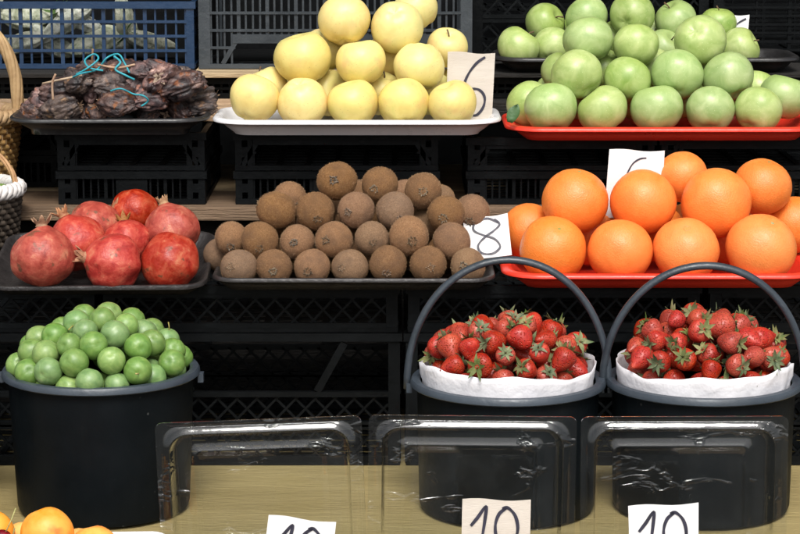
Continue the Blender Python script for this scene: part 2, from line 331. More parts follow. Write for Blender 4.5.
LAY['pomegranate'] = [
  (-0.4768,0.0836,0.9969,0.0414,'p0'), (-0.3848,0.0941,0.9886,0.0395,'p1'), (-0.3089,0.1000,0.9890,0.0389,'p2'), (-0.4398,0.1467,1.0064,0.0395,'p3'),
  (-0.3730,0.1574,1.0045,0.0328,'p4'), (-0.4238,0.2140,1.0159,0.0375,'p5'), (-0.3128,0.1735,1.0198,0.0370,'p6'), (-0.3740,0.2557,1.0304,0.0352,'p7'),
]
LAY['plum'] = [
  (-0.4036,-0.0627,0.9470,0.0165,'top'), (-0.3725,-0.0589,0.9484,0.0173,'top'), (-0.3434,-0.0496,0.9394,0.0168,'top'), (-0.4345,-0.1075,0.9306,0.0175,'top'),
  (-0.4086,-0.0940,0.9449,0.0175,'top'), (-0.3942,-0.1212,0.9399,0.0160,'top'), (-0.3462,-0.0947,0.9418,0.0159,'top'), (-0.3262,-0.0746,0.9279,0.0181,'top'),
  (-0.3196,-0.0378,0.9234,0.0165,'top'), (-0.2984,-0.0583,0.9148,0.0165,'top'), (-0.3568,-0.1251,0.9364,0.0186,'top'), (-0.3128,-0.1039,0.9215,0.0171,'top'),
  (-0.4583,-0.0825,0.9214,0.0181,'top'), (-0.4825,-0.0981,0.8912,0.0171,'top'), (-0.4414,-0.1392,0.9156,0.0176,'top'), (-0.4118,-0.1412,0.9261,0.0162,'top'),
  (-0.3566,-0.1649,0.9123,0.0176,'top'), (-0.4025,-0.1677,0.9106,0.0182,'top'), (-0.3818,-0.1830,0.8899,0.0173,'top'), (-0.4347,-0.1670,0.8992,0.0179,'top'),
  (-0.4638,-0.1409,0.8918,0.0177,'top'), (-0.3500,-0.1693,0.8821,0.0160,'top'), (-0.3244,-0.1643,0.8998,0.0179,'top'), (-0.2868,-0.1194,0.8993,0.0175,'top'),
  (-0.2885,-0.0890,0.9081,0.0167,'top'), (-0.3030,-0.0472,0.8670,0.0159,'top'), (-0.3806,-0.1481,0.9280,0.0182,'top'), (-0.3758,-0.0984,0.9492,0.0171,'top'),
  (-0.3270,-0.1331,0.9226,0.0178,'top'), (-0.3098,-0.1382,0.8845,0.0182,'top'), (-0.4096,-0.1679,0.8776,0.0178,'top'), (-0.3740,-0.1497,0.8746,0.0184,'top'),
  (-0.2831,-0.0476,0.8901,0.0169,'top'), (-0.4630,-0.1144,0.9118,0.0180,'top'), (-0.2896,-0.0766,0.8794,0.0170,'top'), (-0.3248,-0.0551,0.8962,0.0184,'top'),
  (-0.4308,-0.0129,0.9124,0.0170,'top'), (-0.3257,0.0064,0.8917,0.0180,'top'), (-0.4084,0.0179,0.8998,0.0177,'top'), (-0.4509,-0.0358,0.9109,0.0159,'top'),
  (-0.3731,-0.0207,0.9310,0.0180,'top'), (-0.4719,-0.0570,0.9074,0.0164,'top'), (-0.3489,-0.0342,0.9120,0.0175,'top'), (-0.3614,0.0209,0.8985,0.0176,'top'),
  (-0.4121,-0.0370,0.9318,0.0169,'top'), (-0.4571,-0.0108,0.8936,0.0175,'top'), (-0.3027,-0.0231,0.9006,0.0178,'top'), (-0.4291,-0.0728,0.9322,0.0170,'top'),
  (-0.4647,-0.0403,0.8815,0.0177,'top'), (-0.3850,0.0142,0.8795,0.0158,'top'), (-0.3465,-0.0023,0.9152,0.0170,'top'), (-0.4745,-0.0702,0.8803,0.0162,'top'),
  (-0.4294,0.0003,0.8842,0.0162,'top'), (-0.4010,-0.0115,0.9194,0.0159,'top'), (-0.2896,-0.1059,0.8717,0.0156,'top'), (-0.3337,-0.0865,0.8986,0.0168,'low'),
  (-0.3889,-0.0917,0.9187,0.0175,'low'), (-0.4418,-0.1476,0.8682,0.0178,'low'), (-0.4431,-0.0080,0.8594,0.0156,'low'), (-0.3214,-0.1506,0.8567,0.0168,'low'),
  (-0.4382,-0.0727,0.8983,0.0159,'low'), (-0.4115,-0.0363,0.9017,0.0156,'low'), (-0.3764,-0.0505,0.9089,0.0171,'low'), (-0.4633,-0.1211,0.8658,0.0174,'low'),
  (-0.3056,-0.0260,0.8442,0.0176,'low'), (-0.2894,-0.0871,0.8470,0.0178,'low'), (-0.4610,-0.0304,0.8516,0.0164,'low'), (-0.3597,-0.0775,0.9149,0.0176,'low'),
  (-0.3477,-0.0382,0.8810,0.0161,'low'), (-0.4115,-0.1112,0.9078,0.0165,'low'), (-0.4220,-0.1636,0.8477,0.0173,'low'), (-0.3859,-0.1743,0.8577,0.0162,'low'),
  (-0.3472,-0.1673,0.8517,0.0168,'low'), (-0.3655,0.0132,0.8572,0.0161,'low'), (-0.4095,0.0083,0.8613,0.0176,'low'), (-0.3131,-0.0147,0.8722,0.0159,'low'),
  (-0.4051,-0.0642,0.9129,0.0174,'low'), (-0.3710,-0.1190,0.9068,0.0158,'low'), (-0.3148,-0.1070,0.8864,0.0158,'low'), (-0.3844,-0.0128,0.8944,0.0163,'low'),
  (-0.3188,-0.0728,0.8691,0.0165,'low'), (-0.3370,0.0017,0.8614,0.0171,'low'), (-0.4740,-0.0920,0.8587,0.0168,'low'), (-0.4738,-0.0597,0.8526,0.0157,'low'),
  (-0.2993,-0.1286,0.8565,0.0155,'low'),
]
LAY['strawberry_a'] = [
  (0.0758,-0.0873,0.9300,0.0175,'top'), (0.0483,-0.0866,0.9119,0.0179,'top'), (0.0608,-0.1171,0.8826,0.0180,'top'), (0.0856,-0.1471,0.8749,0.0184,'top'),
  (0.0981,-0.1108,0.9360,0.0179,'top'), (0.1176,-0.1377,0.9307,0.0184,'top'), (0.1384,-0.0818,0.9438,0.0159,'top'), (0.1674,-0.0684,0.9380,0.0171,'top'),
  (0.1902,-0.0926,0.9319,0.0184,'top'), (0.2254,-0.0555,0.9108,0.0176,'top'), (0.1514,-0.1345,0.9332,0.0183,'top'), (0.1816,-0.1243,0.9300,0.0161,'top'),
  (0.2027,-0.1466,0.9092,0.0171,'top'), (0.2089,-0.1175,0.9187,0.0165,'top'), (0.1569,-0.1731,0.9024,0.0173,'top'), (0.1283,-0.1661,0.8854,0.0174,'top'),
  (0.0875,-0.1371,0.9202,0.0159,'top'), (0.1803,-0.1568,0.8893,0.0164,'top'), (0.2028,-0.1386,0.8789,0.0166,'top'), (0.2184,-0.1084,0.8891,0.0183,'top'),
  (0.0461,-0.0566,0.8977,0.0179,'top'), (0.1057,-0.0800,0.9376,0.0163,'top'), (0.1005,-0.1669,0.9074,0.0180,'top'), (0.1308,-0.1634,0.9165,0.0162,'top'),
  (0.1604,-0.1037,0.9423,0.0175,'top'), (0.1737,-0.1523,0.9185,0.0162,'top'), (0.1300,-0.1099,0.9397,0.0158,'top'), (0.0641,-0.1159,0.9177,0.0182,'top'),
  (0.2253,-0.0734,0.8841,0.0164,'top'), (0.0659,-0.1432,0.9003,0.0164,'top'), (0.1153,-0.1354,0.8877,0.0185,'top'), (0.1532,-0.1470,0.8749,0.0182,'top'),
  (0.1179,0.0048,0.8965,0.0169,'top'), (0.1191,-0.0197,0.9233,0.0159,'top'), (0.0888,-0.0223,0.9175,0.0155,'top'), (0.1900,-0.0013,0.9080,0.0181,'top'),
  (0.0994,-0.0504,0.9309,0.0170,'top'), (0.0700,-0.0569,0.9201,0.0174,'top'), (0.0798,-0.0227,0.8826,0.0180,'top'), (0.1399,-0.0530,0.9376,0.0158,'top'),
  (0.1456,0.0160,0.8994,0.0155,'top'), (0.2008,-0.0332,0.9151,0.0164,'top'), (0.1672,-0.0329,0.9264,0.0161,'top'), (0.2173,-0.0437,0.8822,0.0167,'top'),
  (0.0509,-0.0862,0.8796,0.0170,'top'), (0.1568,-0.0062,0.9168,0.0164,'top'), (0.1672,0.0011,0.8858,0.0163,'top'), (0.1957,-0.0614,0.9253,0.0164,'top'),
  (0.1996,-0.0181,0.8821,0.0167,'top'), (0.0877,0.0019,0.9009,0.0161,'top'), (0.2206,-0.0877,0.9167,0.0180,'top'), (0.0588,-0.0277,0.9078,0.0177,'top'),
  (0.1419,-0.0423,0.9091,0.0169,'low'), (0.0513,-0.0677,0.8541,0.0168,'low'), (0.1562,-0.1146,0.9072,0.0173,'low'), (0.0993,-0.1585,0.8474,0.0167,'low'),
  (0.1661,-0.0835,0.9093,0.0178,'low'), (0.0574,-0.1133,0.8503,0.0171,'low'), (0.0937,-0.0790,0.9055,0.0163,'low'), (0.2255,-0.0751,0.8536,0.0163,'low'),
  (0.1820,-0.1545,0.8579,0.0174,'low'), (0.2196,-0.1064,0.8554,0.0179,'low'), (0.0955,-0.1122,0.9022,0.0178,'low'), (0.1550,-0.1654,0.8447,0.0170,'low'),
  (0.1250,0.0065,0.8661,0.0167,'low'), (0.0580,-0.0430,0.8714,0.0163,'low'), (0.1345,-0.0769,0.9138,0.0171,'low'), (0.1859,-0.1141,0.8974,0.0163,'low'),
  (0.1256,-0.1150,0.9100,0.0158,'low'), (0.1305,-0.0220,0.8893,0.0159,'low'), (0.1550,0.0058,0.8581,0.0166,'low'), (0.2050,-0.1345,0.8468,0.0175,'low'),
  (0.0958,-0.0034,0.8622,0.0168,'low'), (0.1974,-0.0851,0.8822,0.0162,'low'), (0.1744,-0.0526,0.9039,0.0170,'low'), (0.1840,-0.0067,0.8570,0.0174,'low'),
  (0.2128,-0.0332,0.8541,0.0159,'low'), (0.0830,-0.0944,0.8789,0.0163,'low'), (0.1084,-0.0402,0.9017,0.0176,'low'), (0.1267,-0.1682,0.8549,0.0155,'low'),
  (0.0734,-0.0675,0.8873,0.0155,'low'), (0.0743,-0.1396,0.8448,0.0170,'low'),
]
LAY['strawberry_b'] = [
  (0.3043,-0.0550,0.8939,0.0180,'top'), (0.3168,-0.0423,0.9224,0.0181,'top'), (0.3027,-0.1252,0.9063,0.0172,'top'), (0.3239,-0.1160,0.9275,0.0165,'top'),
  (0.3498,-0.0809,0.9457,0.0158,'top'), (0.3757,-0.0638,0.9488,0.0176,'top'), (0.3760,-0.0961,0.9503,0.0171,'top'), (0.4037,-0.1147,0.9449,0.0179,'top'),
  (0.4292,-0.0950,0.9423,0.0169,'top'), (0.3233,-0.1504,0.9091,0.0179,'top'), (0.3456,-0.1378,0.9284,0.0166,'top'), (0.3543,-0.1648,0.9132,0.0180,'top'),
  (0.3731,-0.1271,0.9407,0.0178,'top'), (0.4119,-0.1426,0.9305,0.0170,'top'), (0.3832,-0.1750,0.9011,0.0173,'top'), (0.3420,-0.1539,0.8819,0.0177,'top'),
  (0.4135,-0.1718,0.9082,0.0164,'top'), (0.4376,-0.1528,0.9146,0.0173,'top'), (0.4573,-0.0990,0.9266,0.0180,'top'), (0.4779,-0.1078,0.9035,0.0166,'top'),
  (0.4563,-0.1292,0.8783,0.0180,'top'), (0.4032,-0.1646,0.8776,0.0177,'top'), (0.3836,-0.1448,0.9143,0.0181,'top'), (0.4376,-0.1246,0.9302,0.0167,'top'),
  (0.2981,-0.0956,0.9140,0.0161,'top'), (0.4700,-0.0811,0.8875,0.0180,'top'), (0.3216,-0.0842,0.9321,0.0180,'top'), (0.4637,-0.1351,0.9095,0.0170,'top'),
  (0.3174,-0.1343,0.8806,0.0161,'top'), (0.3736,-0.1535,0.8804,0.0164,'top'), (0.4333,-0.1526,0.8824,0.0176,'top'), (0.3019,-0.1027,0.8844,0.0166,'top'),
  (0.4209,0.0021,0.9146,0.0164,'top'), (0.4018,-0.0806,0.9423,0.0164,'top'), (0.4638,-0.0235,0.9086,0.0163,'top'), (0.4172,-0.0345,0.9346,0.0177,'top'),
  (0.3465,-0.0064,0.8860,0.0171,'top'), (0.3667,-0.0089,0.9234,0.0165,'top'), (0.4481,-0.0429,0.9276,0.0174,'top'), (0.3162,-0.0267,0.8857,0.0161,'top'),
  (0.3478,-0.0319,0.9341,0.0176,'top'), (0.3638,0.0135,0.9012,0.0157,'top'), (0.4275,-0.0644,0.9377,0.0164,'top'), (0.4539,-0.0522,0.8895,0.0175,'top'),
  (0.3859,-0.0352,0.9400,0.0164,'top'), (0.4484,-0.0711,0.9140,0.0163,'top'), (0.3938,0.0048,0.8977,0.0181,'top'), (0.3195,-0.0779,0.8762,0.0172,'top'),
  (0.4211,0.0012,0.8822,0.0160,'top'), (0.3247,-0.0084,0.9099,0.0178,'top'), (0.3964,-0.0132,0.9230,0.0155,'top'), (0.3536,-0.1048,0.9261,0.0176,'top'),
  (0.3424,-0.0613,0.9244,0.0163,'top'), (0.4788,-0.0582,0.9095,0.0174,'top'), (0.4458,-0.0141,0.8869,0.0157,'top'), (0.3845,-0.0908,0.9187,0.0163,'low'),
  (0.3729,-0.0191,0.8956,0.0161,'low'), (0.4291,-0.1579,0.8524,0.0156,'low'), (0.3640,-0.0725,0.9069,0.0159,'low'), (0.2996,-0.0872,0.8531,0.0170,'low'),
  (0.4195,-0.0283,0.8993,0.0173,'low'), (0.4181,-0.0908,0.9141,0.0161,'low'), (0.3085,-0.1166,0.8578,0.0164,'low'), (0.4037,-0.0628,0.9152,0.0178,'low'),
  (0.4660,-0.1165,0.8503,0.0166,'low'), (0.3282,-0.1459,0.8546,0.0163,'low'), (0.3243,-0.0202,0.8561,0.0177,'low'), (0.4588,-0.0315,0.8656,0.0170,'low'),
  (0.4721,-0.0591,0.8647,0.0161,'low'), (0.3885,-0.1663,0.8482,0.0176,'low'), (0.3565,-0.1609,0.8532,0.0177,'low'), (0.3044,-0.0511,0.8621,0.0160,'low'),
  (0.3391,-0.0581,0.8930,0.0178,'low'), (0.3788,0.0063,0.8683,0.0174,'low'), (0.3943,-0.1161,0.9066,0.0158,'low'), (0.4743,-0.0878,0.8564,0.0161,'low'),
  (0.4252,-0.1212,0.8963,0.0165,'low'), (0.3505,-0.0010,0.8547,0.0173,'low'), (0.4379,-0.0885,0.8900,0.0176,'low'), (0.4371,-0.0098,0.8567,0.0174,'low'),
  (0.3447,-0.0944,0.8979,0.0161,'low'), (0.4078,0.0039,0.8541,0.0175,'low'), (0.3737,-0.0444,0.9123,0.0165,'low'),
]
LAY['dried'] = [
  (-0.4479,0.4465,1.1482,0.0130,'d'), (-0.3743,0.4624,1.1481,0.0131,'d'), (-0.3263,0.4584,1.1492,0.0142,'d'), (-0.5484,0.4556,1.1486,0.0119,'d'),
  (-0.4992,0.4436,1.1527,0.0177,'d'), (-0.4687,0.4581,1.1499,0.0119,'d'), (-0.4032,0.5074,1.1555,0.0205,'d'), (-0.2931,0.4530,1.1564,0.0118,'d'),
  (-0.3557,0.5003,1.1542,0.0192,'d'), (-0.5338,0.4784,1.1580,0.0179,'d'), (-0.4182,0.4243,1.1655,0.0176,'d'), (-0.4834,0.5017,1.1569,0.0168,'d'),
  (-0.3069,0.4761,1.1657,0.0179,'d'), (-0.3672,0.4285,1.1739,0.0164,'d'), (-0.4020,0.4502,1.1745,0.0166,'d'), (-0.3425,0.4769,1.1746,0.0167,'d'),
  (-0.4545,0.4796,1.1758,0.0262,'d'), (-0.5012,0.4723,1.1766,0.0214,'d'), (-0.3877,0.4832,1.1859,0.0239,'d'), (-0.3184,0.4284,1.1930,0.0188,'d'),
  (-0.4274,0.4438,1.1929,0.0165,'d'), (-0.4767,0.4387,1.1964,0.0153,'d'), (-0.3498,0.4498,1.1968,0.0213,'d'), (-0.3299,0.4742,1.2017,0.0119,'d'),
  (-0.4535,0.4547,1.2081,0.0165,'d'), (-0.3843,0.4579,1.2122,0.0142,'d'), (-0.4179,0.4665,1.2114,0.0154,'d'), (-0.3600,0.4792,1.2102,0.0143,'d'),
]

# ------------------------------------------------------------------ the setting
struct(MB().box(-60, 60, -60, 60, -.1, 0).build('ground', 'asphalt'))
# unseen awning and dark tarpaulin behind the crates, added to block light
aw = empty('shade_awning', (0, .9, 0))
tag(aw, 'dark fabric awning on steel posts added out of view to shade the rear of the stall', 'awning')
nx = 30; cl = MB(); L0, L1 = [], []
def awz(x, y): return 2.28 + (.55 - y) * -.16 + .012 * math.sin(x * 5) * math.cos(y * 3)
loops = [[(-1.9 + 3.8 * i / nx, -.25 + .6 + 1.0 * j / 8, awz(-1.9 + 3.8 * i / nx, -.25 + .6 + 1.0 * j / 8)) for i in range(nx + 1)] for j in range(9)]
cl.loft(loops, closed=False, cap0=False, cap1=False)
co = cl.build('shade_canopy', 'awning_fabric', aw, True); co.location = (0, -.9, 0)
so = co.modifiers.new('solid', 'SOLIDIFY'); so.thickness = .004
for x in (-1.85, 1.85):
    for y in (1.28,):
        MB().tube([(x, y - .9, 0), (x, y - .9, 2.36)], .02, 12).build('post', 'metal', aw, 40)
tp = MB(); loops = []
for j in range(13):
    z = 2.30 * j / 12
    loops.append([(x, 1.22 + .018 * math.sin(x * 9 + z) + .01 * math.sin(x * 23 + 2 * z), z) for x in [-1.85 + 3.7 * i / 90 for i in range(91)]])
tp.loft(loops, closed=False, cap0=False, cap1=False)
to = tp.build('backdrop', 'backdrop', None, True); tag(to, 'dark tarpaulin added behind the stacked crates to block light', 'backdrop')
to.modifiers.new('solid', 'SOLIDIFY').thickness = .003

# ------------------------------------------------------------------ boards and trestles
def plank(name, x0, x1, y0, y1, z0, z1, mat, label, cat='plank', group=None):
    b = MB().box(-(x1 - x0) / 2, (x1 - x0) / 2, -(y1 - y0) / 2, (y1 - y0) / 2, 0, z1 - z0)
    o = b.build(name, mat); o.location = ((x0 + x1) / 2, (y0 + y1) / 2, z0); bevel(o, .0015)
    return tag(o, label, cat, group)
tb = empty('trestle_table', (0, -.1, 0)); tag(tb, 'plywood topped trestle table carrying the buckets and crates', 'table')
def tpart(nm, x0, x1, y0, y1, z0, z1, mat):
    o = MB().box(x0, x1, y0 + .1, y1 + .1, z0, z1).build(nm, mat, tb); bevel(o, .002); return o
tpart('table_top', -1.3, 1.3, -.225, 1.05, .682, .70, 'plywood')
for x in (-1.2, 0, 1.2):
    for y in (-.18, 1.0): tpart('leg', x - .03, x + .03, y - .03, y + .03, 0, .64, 'dark_wood')
for y in (-.18, 1.0): tpart('rail', -1.28, 1.28, y - .022, y + .022, .642, .681, 'dark_wood')
fb = empty('front_bench', (0, -.45, 0)); tag(fb, 'low wooden bench in front of the table under clear containers', 'bench')
o = MB().box(-1.3, 1.3, -.2, .2, .585, .605).build('bench_top', 'wood', fb); bevel(o, .002)
for x in (-1.2, 0, 1.2):
    for y in (-.16, .16): bevel(MB().box(x - .025, x + .025, y - .025, y + .025, 0, .584).build('leg', 'dark_wood', fb), .002)

# ------------------------------------------------------------------ crates
def seg_minus(a0, a1, holes):
    segs = [(a0, a1)]
    for h0, h1 in holes:
        nx_ = []
        for s0, s1 in segs:
            if h1 <= s0 or h0 >= s1: nx_.append((s0, s1)); continue
            if h0 - s0 > .002: nx_.append((s0, h0))
            if s1 - h1 > .002: nx_.append((h1, s1))
        segs = nx_
    return segs
def panel(mb, O, U, N, wid, z0, z1, st):
    # O origin (bottom corner), U along, N outward; bars drawn in the plane
    O, U, N = Vector(O), Vector(U), Vector(N); Z = Vector((0, 0, 1))
    def P(u, v, d=0): return O + U * u + Z * v + N * d
    H = z1 - z0; op = st.get('open'); t = st.get('t', .003)
    holes = [op] if op else []
    def inside_u(v): return [(a, b) for a, b, c, d in holes if c < v < d]
    def inside_v(u): return [(c, d) for a, b, c, d in holes if a < u < b]
    if st['kind'] in ('grid', 'slot'):
        vs_ = st['vs']; n = max(1, int(wid / vs_))
        for i in range(n + 1):
            u = wid * i / n
            th = t * (1.9 if i % st.get('major', 4) == 0 else 1)
            for a, b in seg_minus(0, H, inside_v(u)): mb.bar(P(u, a, -.0012), P(u, b, -.0012), N, th, .005)
        m = max(1, int(round(H / st['hs'])))
        for i in range(m + 1):
            v = H * i / m
            for a, b in seg_minus(0, wid, inside_u(v)): mb.bar(P(a, v), P(b, v), N, t * 1.35, .0072)
        if st['kind'] == 'slot':
            mb.bar(P(wid * .36, H * .5, .0005), P(wid * .64, H * .5, .0005), N, H * .78, .006)
    else:
        zone = st.get('zones', [(0, H)])
        for v0, v1 in zone:
            h = v1 - v0; k = max(2, int(round(wid / (h * .62)))); p = wid / k
            for i in range(-1, k + 1):
                for sgn in (1, -1):
                    a = [i * p, v0]; b = [(i + 1.5) * p, v1]
                    if sgn < 0: a[1], b[1] = b[1], a[1]
                    # clip to panel
                    t0, t1 = 0, 1
                    if a[0] < 0: t0 = -a[0] / (b[0] - a[0])
                    if b[0] > wid: t1 = (wid - a[0]) / (b[0] - a[0])
                    if t1 - t0 < .05: continue
                    A = (a[0] + (b[0] - a[0]) * t0, a[1] + (b[1] - a[1]) * t0); B = (a[0] + (b[0] - a[0]) * t1, a[1] + (b[1] - a[1]) * t1)
                    d = -.0004 if sgn > 0 else -.0014
                    mb.bar(P(A[0], A[1], d), P(B[0], B[1], d), N, t, .0042)
            for v in (v0, v1): mb.bar(P(0, v, .001), P(wid, v, .001), N, .007, .009)
        if op:
            u0, u1, v0, v1 = op
            mb.bar(P(u0, v0, .0016), P(u0 + (v1 - v0) * -.55, v1, .0016), N, .010, .006)
            mb.bar(P(u1, v0, .0016), P(u1 + (v1 - v0) * .55, v1, .0016), N, .010, .006)
def crate(label, x0, x1, y0, y1, z0, z1, st, mat='black_plastic', group=None, post=.016, holes=False):
    cx, cy = (x0 + x1) / 2, (y0 + y1) / 2
    r = empty('plastic_crate', (cx, cy, z0)); tag(r, label, 'crate', group)
    W, D, H = (x1 - x0) / 2, (y1 - y0) / 2, z1 - z0
    for sx in (-1, 1):
        for sy in (-1, 1):
            b = MB(); px, py = sx * (W - post / 2), sy * (D - post / 2); e = post / 2
            if holes:
                tn = .003                      # hollow corner post: two flat sides pierced by square holes
                for (a, c, n_) in (((px - sx * e, py + sy * (e - tn / 2)), (px + sx * e, py + sy * (e - tn / 2)), (0, sy, 0)),
                                   ((px + sx * (e - tn / 2), py - sy * e), (px + sx * (e - tn / 2), py + sy * (e - tn)), (sx, 0, 0))):
                    A, C_ = Vector((*a, 0)), Vector((*c, 0)); U = (C_ - A)
                    for f0, f1 in ((0, .3), (.62, 1)):
                        q = (f0 + f1) / 2; b.bar(A + U * q, A + U * q + Vector((0, 0, H)), n_, U.length * (f1 - f0), tn)
                    for z0_, z1_ in ((0, .14), (.36, .62), (.84, 1)):
                        q = .46; b.bar(A + U * q + Vector((0, 0, H * z0_)), A + U * q + Vector((0, 0, H * z1_)), n_, U.length * .318, tn * .93)
            else: b.box(px - e, px + e, py - e, py + e, 0, H)
            b.build('corner_post', mat, r)
    rim = MB(); tk = .011
    for sy in (-1, 1): rim.box(-W - .002, W + .002, sy * D - (.008 if sy > 0 else -.0), sy * D + (.0 if sy > 0 else .008), H - tk, H + .001) if False else rim.box(-W - .003, W + .003, min(sy * (D + .003), sy * (D - .006)), max(sy * (D + .003), sy * (D - .006)), H - tk, H)
    for sx in (-1, 1): rim.box(min(sx * (W + .0025), sx * (W - .006)), max(sx * (W + .0025), sx * (W - .006)), -D + .0062, D - .0062, H - tk, H - .0004)
    rim.build('rim', mat, r)
    bs = MB()
    for sy in (-1, 1): bs.box(-W, W, min(sy * (D + .001), sy * (D - .007)), max(sy * (D + .001), sy * (D - .007)), .0008, .008)
    for sx in (-1, 1): bs.box(min(sx * (W + .001), sx * (W - .007)), max(sx * (W + .001), sx * (W - .007)), -D + .0072, D - .0072, .0012, .0078)
    k = max(3, int(2 * D / .03))
    for i in range(k): y = -D + 2 * D * (i + .5) / k; bs.box(-W + .0075, W - .0075, y - .005, y + .005, .002, .005)
    k = max(3, int(2 * W / .04))
    for i in range(k): x = -W + 2 * W * (i + .5) / k; bs.box(x - .004, x + .004, -D + .0075, D - .0075, .0053, .0075)
    bs.build('base', mat, r)
    zz0, zz1 = .006, H - tk + .002
    for nm, O, U, N, wid in (('front_panel', (-W + post, -D + .004, zz0), (1, 0, 0), (0, -1, 0), 2 * (W - post)), ('back_panel', (-W + post, D - .004, zz0), (1, 0, 0), (0, 1, 0), 2 * (W - post)),
                             ('side_panel', (-W + .004, -D + post, zz0), (0, 1, 0), (-1, 0, 0), 2 * (D - post)), ('side_panel', (W - .004, -D + post, zz0), (0, 1, 0), (1, 0, 0), 2 * (D - post))):
        s2 = dict(st)
        if 'side' in nm: s2.pop('open', None)
        if s2.get('open') and s2['kind'] != 'diamond': s2['open'] = (s2['open'][0] * wid, s2['open'][1] * wid, s2['open'][2] * (zz1 - zz0), s2['open'][3] * (zz1 - zz0))
        elif s2.get('open'): s2['open'] = (s2['open'][0] * wid, s2['open'][1] * wid, s2['open'][2], s2['open'][3])
        b = MB(); panel(b, O, U, N, wid, zz0, zz1, s2)
        if s2.get('open') and s2['kind'] == 'grid' and 'front' in nm:       # moulded lintel over the hand opening
            u0, u1, v0, v1 = s2['open']; A = Vector(O) + Vector(U) * (u0 - .004) + Vector((0, 0, v1 + .006)); B = Vector(O) + Vector(U) * (u1 + .004) + Vector((0, 0, v1 + .006))
            b.bar(A, B, N, .014, .010)
            for uu, dd in ((u0, 1), (u1, -1)):
                b.bar(Vector(O) + Vector(U) * (uu - dd * .02) + Vector((0, 0, .002)), Vector(O) + Vector(U) * uu + Vector((0, 0, v1)), N, .007, .008)
        b.build(nm, mat, r)
    return r
DIA = dict(kind='diamond', zones=[(.004, .048), (.052, .094)], open=(.28, .74, .098, .166), t=.0032)
DIA2 = dict(kind='diamond', zones=[(.004, .046)], t=.0032)
names = ['standing behind the green plum bucket', 'standing between plum bucket and strawberry bucket', 'standing behind the strawberry buckets', 'standing at the table end']
for i, (a, b) in enumerate(((-.815, -.412), (-.406, .000), (.008, .410), (.418, .82))):
    crate('tall black diamond-lattice crate on the table, ' + names[i], a, b, .122, .43, .7005, .886, DIA, group='crates standing on the plywood table')
    crate('shallow black diamond-lattice crate stacked on the crate ' + names[i], a + .003, b - .003, .124, .43, .8865, .952, DIA2, group='shallow crates under the lower fruit trays')
# shelf of planks behind the lower trays
for y in (.47, .80): plank('timber_bearer', -1.1, 1.1, y - .02, y + .02, .7005, .9955, 'dark_timber', 'upright dark timber board bearing the %s side of the plank shelf' % ('front' if y < .5 else 'rear'), 'board', 'bearers under the plank shelf')
plank('shelf_plank', -1.1, 1.1, .40, .565, .996, 1.016, 'dark_wood', 'front wooden shelf plank behind the kiwi and pomegranate trays', 'plank', 'planks of the middle shelf')  # shade on this plank is put into its darker wood colour
plank('shelf_plank', -1.1, 1.1, .572, .87, .996, 1.0155, 'wood', 'rear wooden shelf plank under the upper crates', 'plank', 'planks of the middle shelf')
SLOT = dict(kind='slot', vs=.0105, hs=.024, t=.0026)
cs = [(-.505, -.288, .425, .72, 'small black crate under the tray of dark shrivelled fruit', 0), (-.243, .056, .425, .72, 'black slotted crate under the white tray of yellow apples', 0),
      (.10, .375, .425, .72, 'black slotted crate under the red tray of green apples', 0), (.385, .66, .425, .72, 'black slotted crate under the outer end of the green apple tray', 0),
      (-.80, -.515, .60, .87, 'black slotted crate set back beside the wicker baskets', 0)]
for x0, x1, y0, y1, lb, _ in cs:
    zt = 1.116 if x0 > .05 else 1.1235
    crate(lb + ', lower of two', x0, x1, y0, y1, 1.0165, 1.066, SLOT, group='low crates on the plank shelf', post=.026, holes=True)
    crate(lb + ', upper of two', x0, x1, y0, y1, 1.0665, zt, dict(kind='grid', vs=.0105, hs=.024, t=.0026, open=(.02, .98, -.05, .80)), group='low crates on the plank shelf', post=.026, holes=True)
plank('shelf_plank', -1.0, .13, .556, .80, 1.124, 1.152, 'wood', 'pale wooden plank behind the white apple tray and dark fruit tray', 'plank')
plank('shelf_plank', .135, 1.0, .575, .80, 1.124, 1.152, 'dark_timber', 'dark plank behind the red green-apple tray', 'plank')
GR3 = dict(kind='grid', vs=.0125, hs=.012, t=.0032, major=6)
for x0, x1, lb in ((-.86, -.50, 'behind the dark shrivelled fruit'), (-.495, -.135, 'behind the white tray'), (-.13, .23, 'behind the card marked 6'), (.235, .60, 'behind the green apples')):
    crate('very shallow black crate under the top plank, ' + lb, x0, x1, .622, .92, 1.1525, 1.186, GR3, group='very shallow crates under the top plank')
plank('shelf_plank', -1.0, -.322, .60, .95, 1.1865, 1.1935, 'dark_timber', 'thin dark top plank carrying the blue crate', 'plank')
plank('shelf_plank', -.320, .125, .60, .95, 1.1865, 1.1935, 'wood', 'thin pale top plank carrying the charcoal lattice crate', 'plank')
plank('shelf_plank', .127, 1.0, .60, .95, 1.1865, 1.1935, 'dark_timber', 'thin dark top plank carrying the black tray of green apples', 'plank')
GB = dict(kind='grid', vs=.0158, hs=.0232, t=.0031, major=4)
GK = dict(kind='grid', vs=.0112, hs=.0265, t=.0030, major=4, open=(.10, .92, -.02, .26))
bc = crate('blue lattice crate holding pale vegetables on the top plank', -.80, -.322, .665, .93, 1.194, 1.2995, GB, 'blue_plastic', post=.012)
cc = crate('charcoal lattice crate with low hand opening behind the yellow apples', -.315, .113, .665, .93, 1.194, 1.345, GK, 'grey_crate', post=.018)
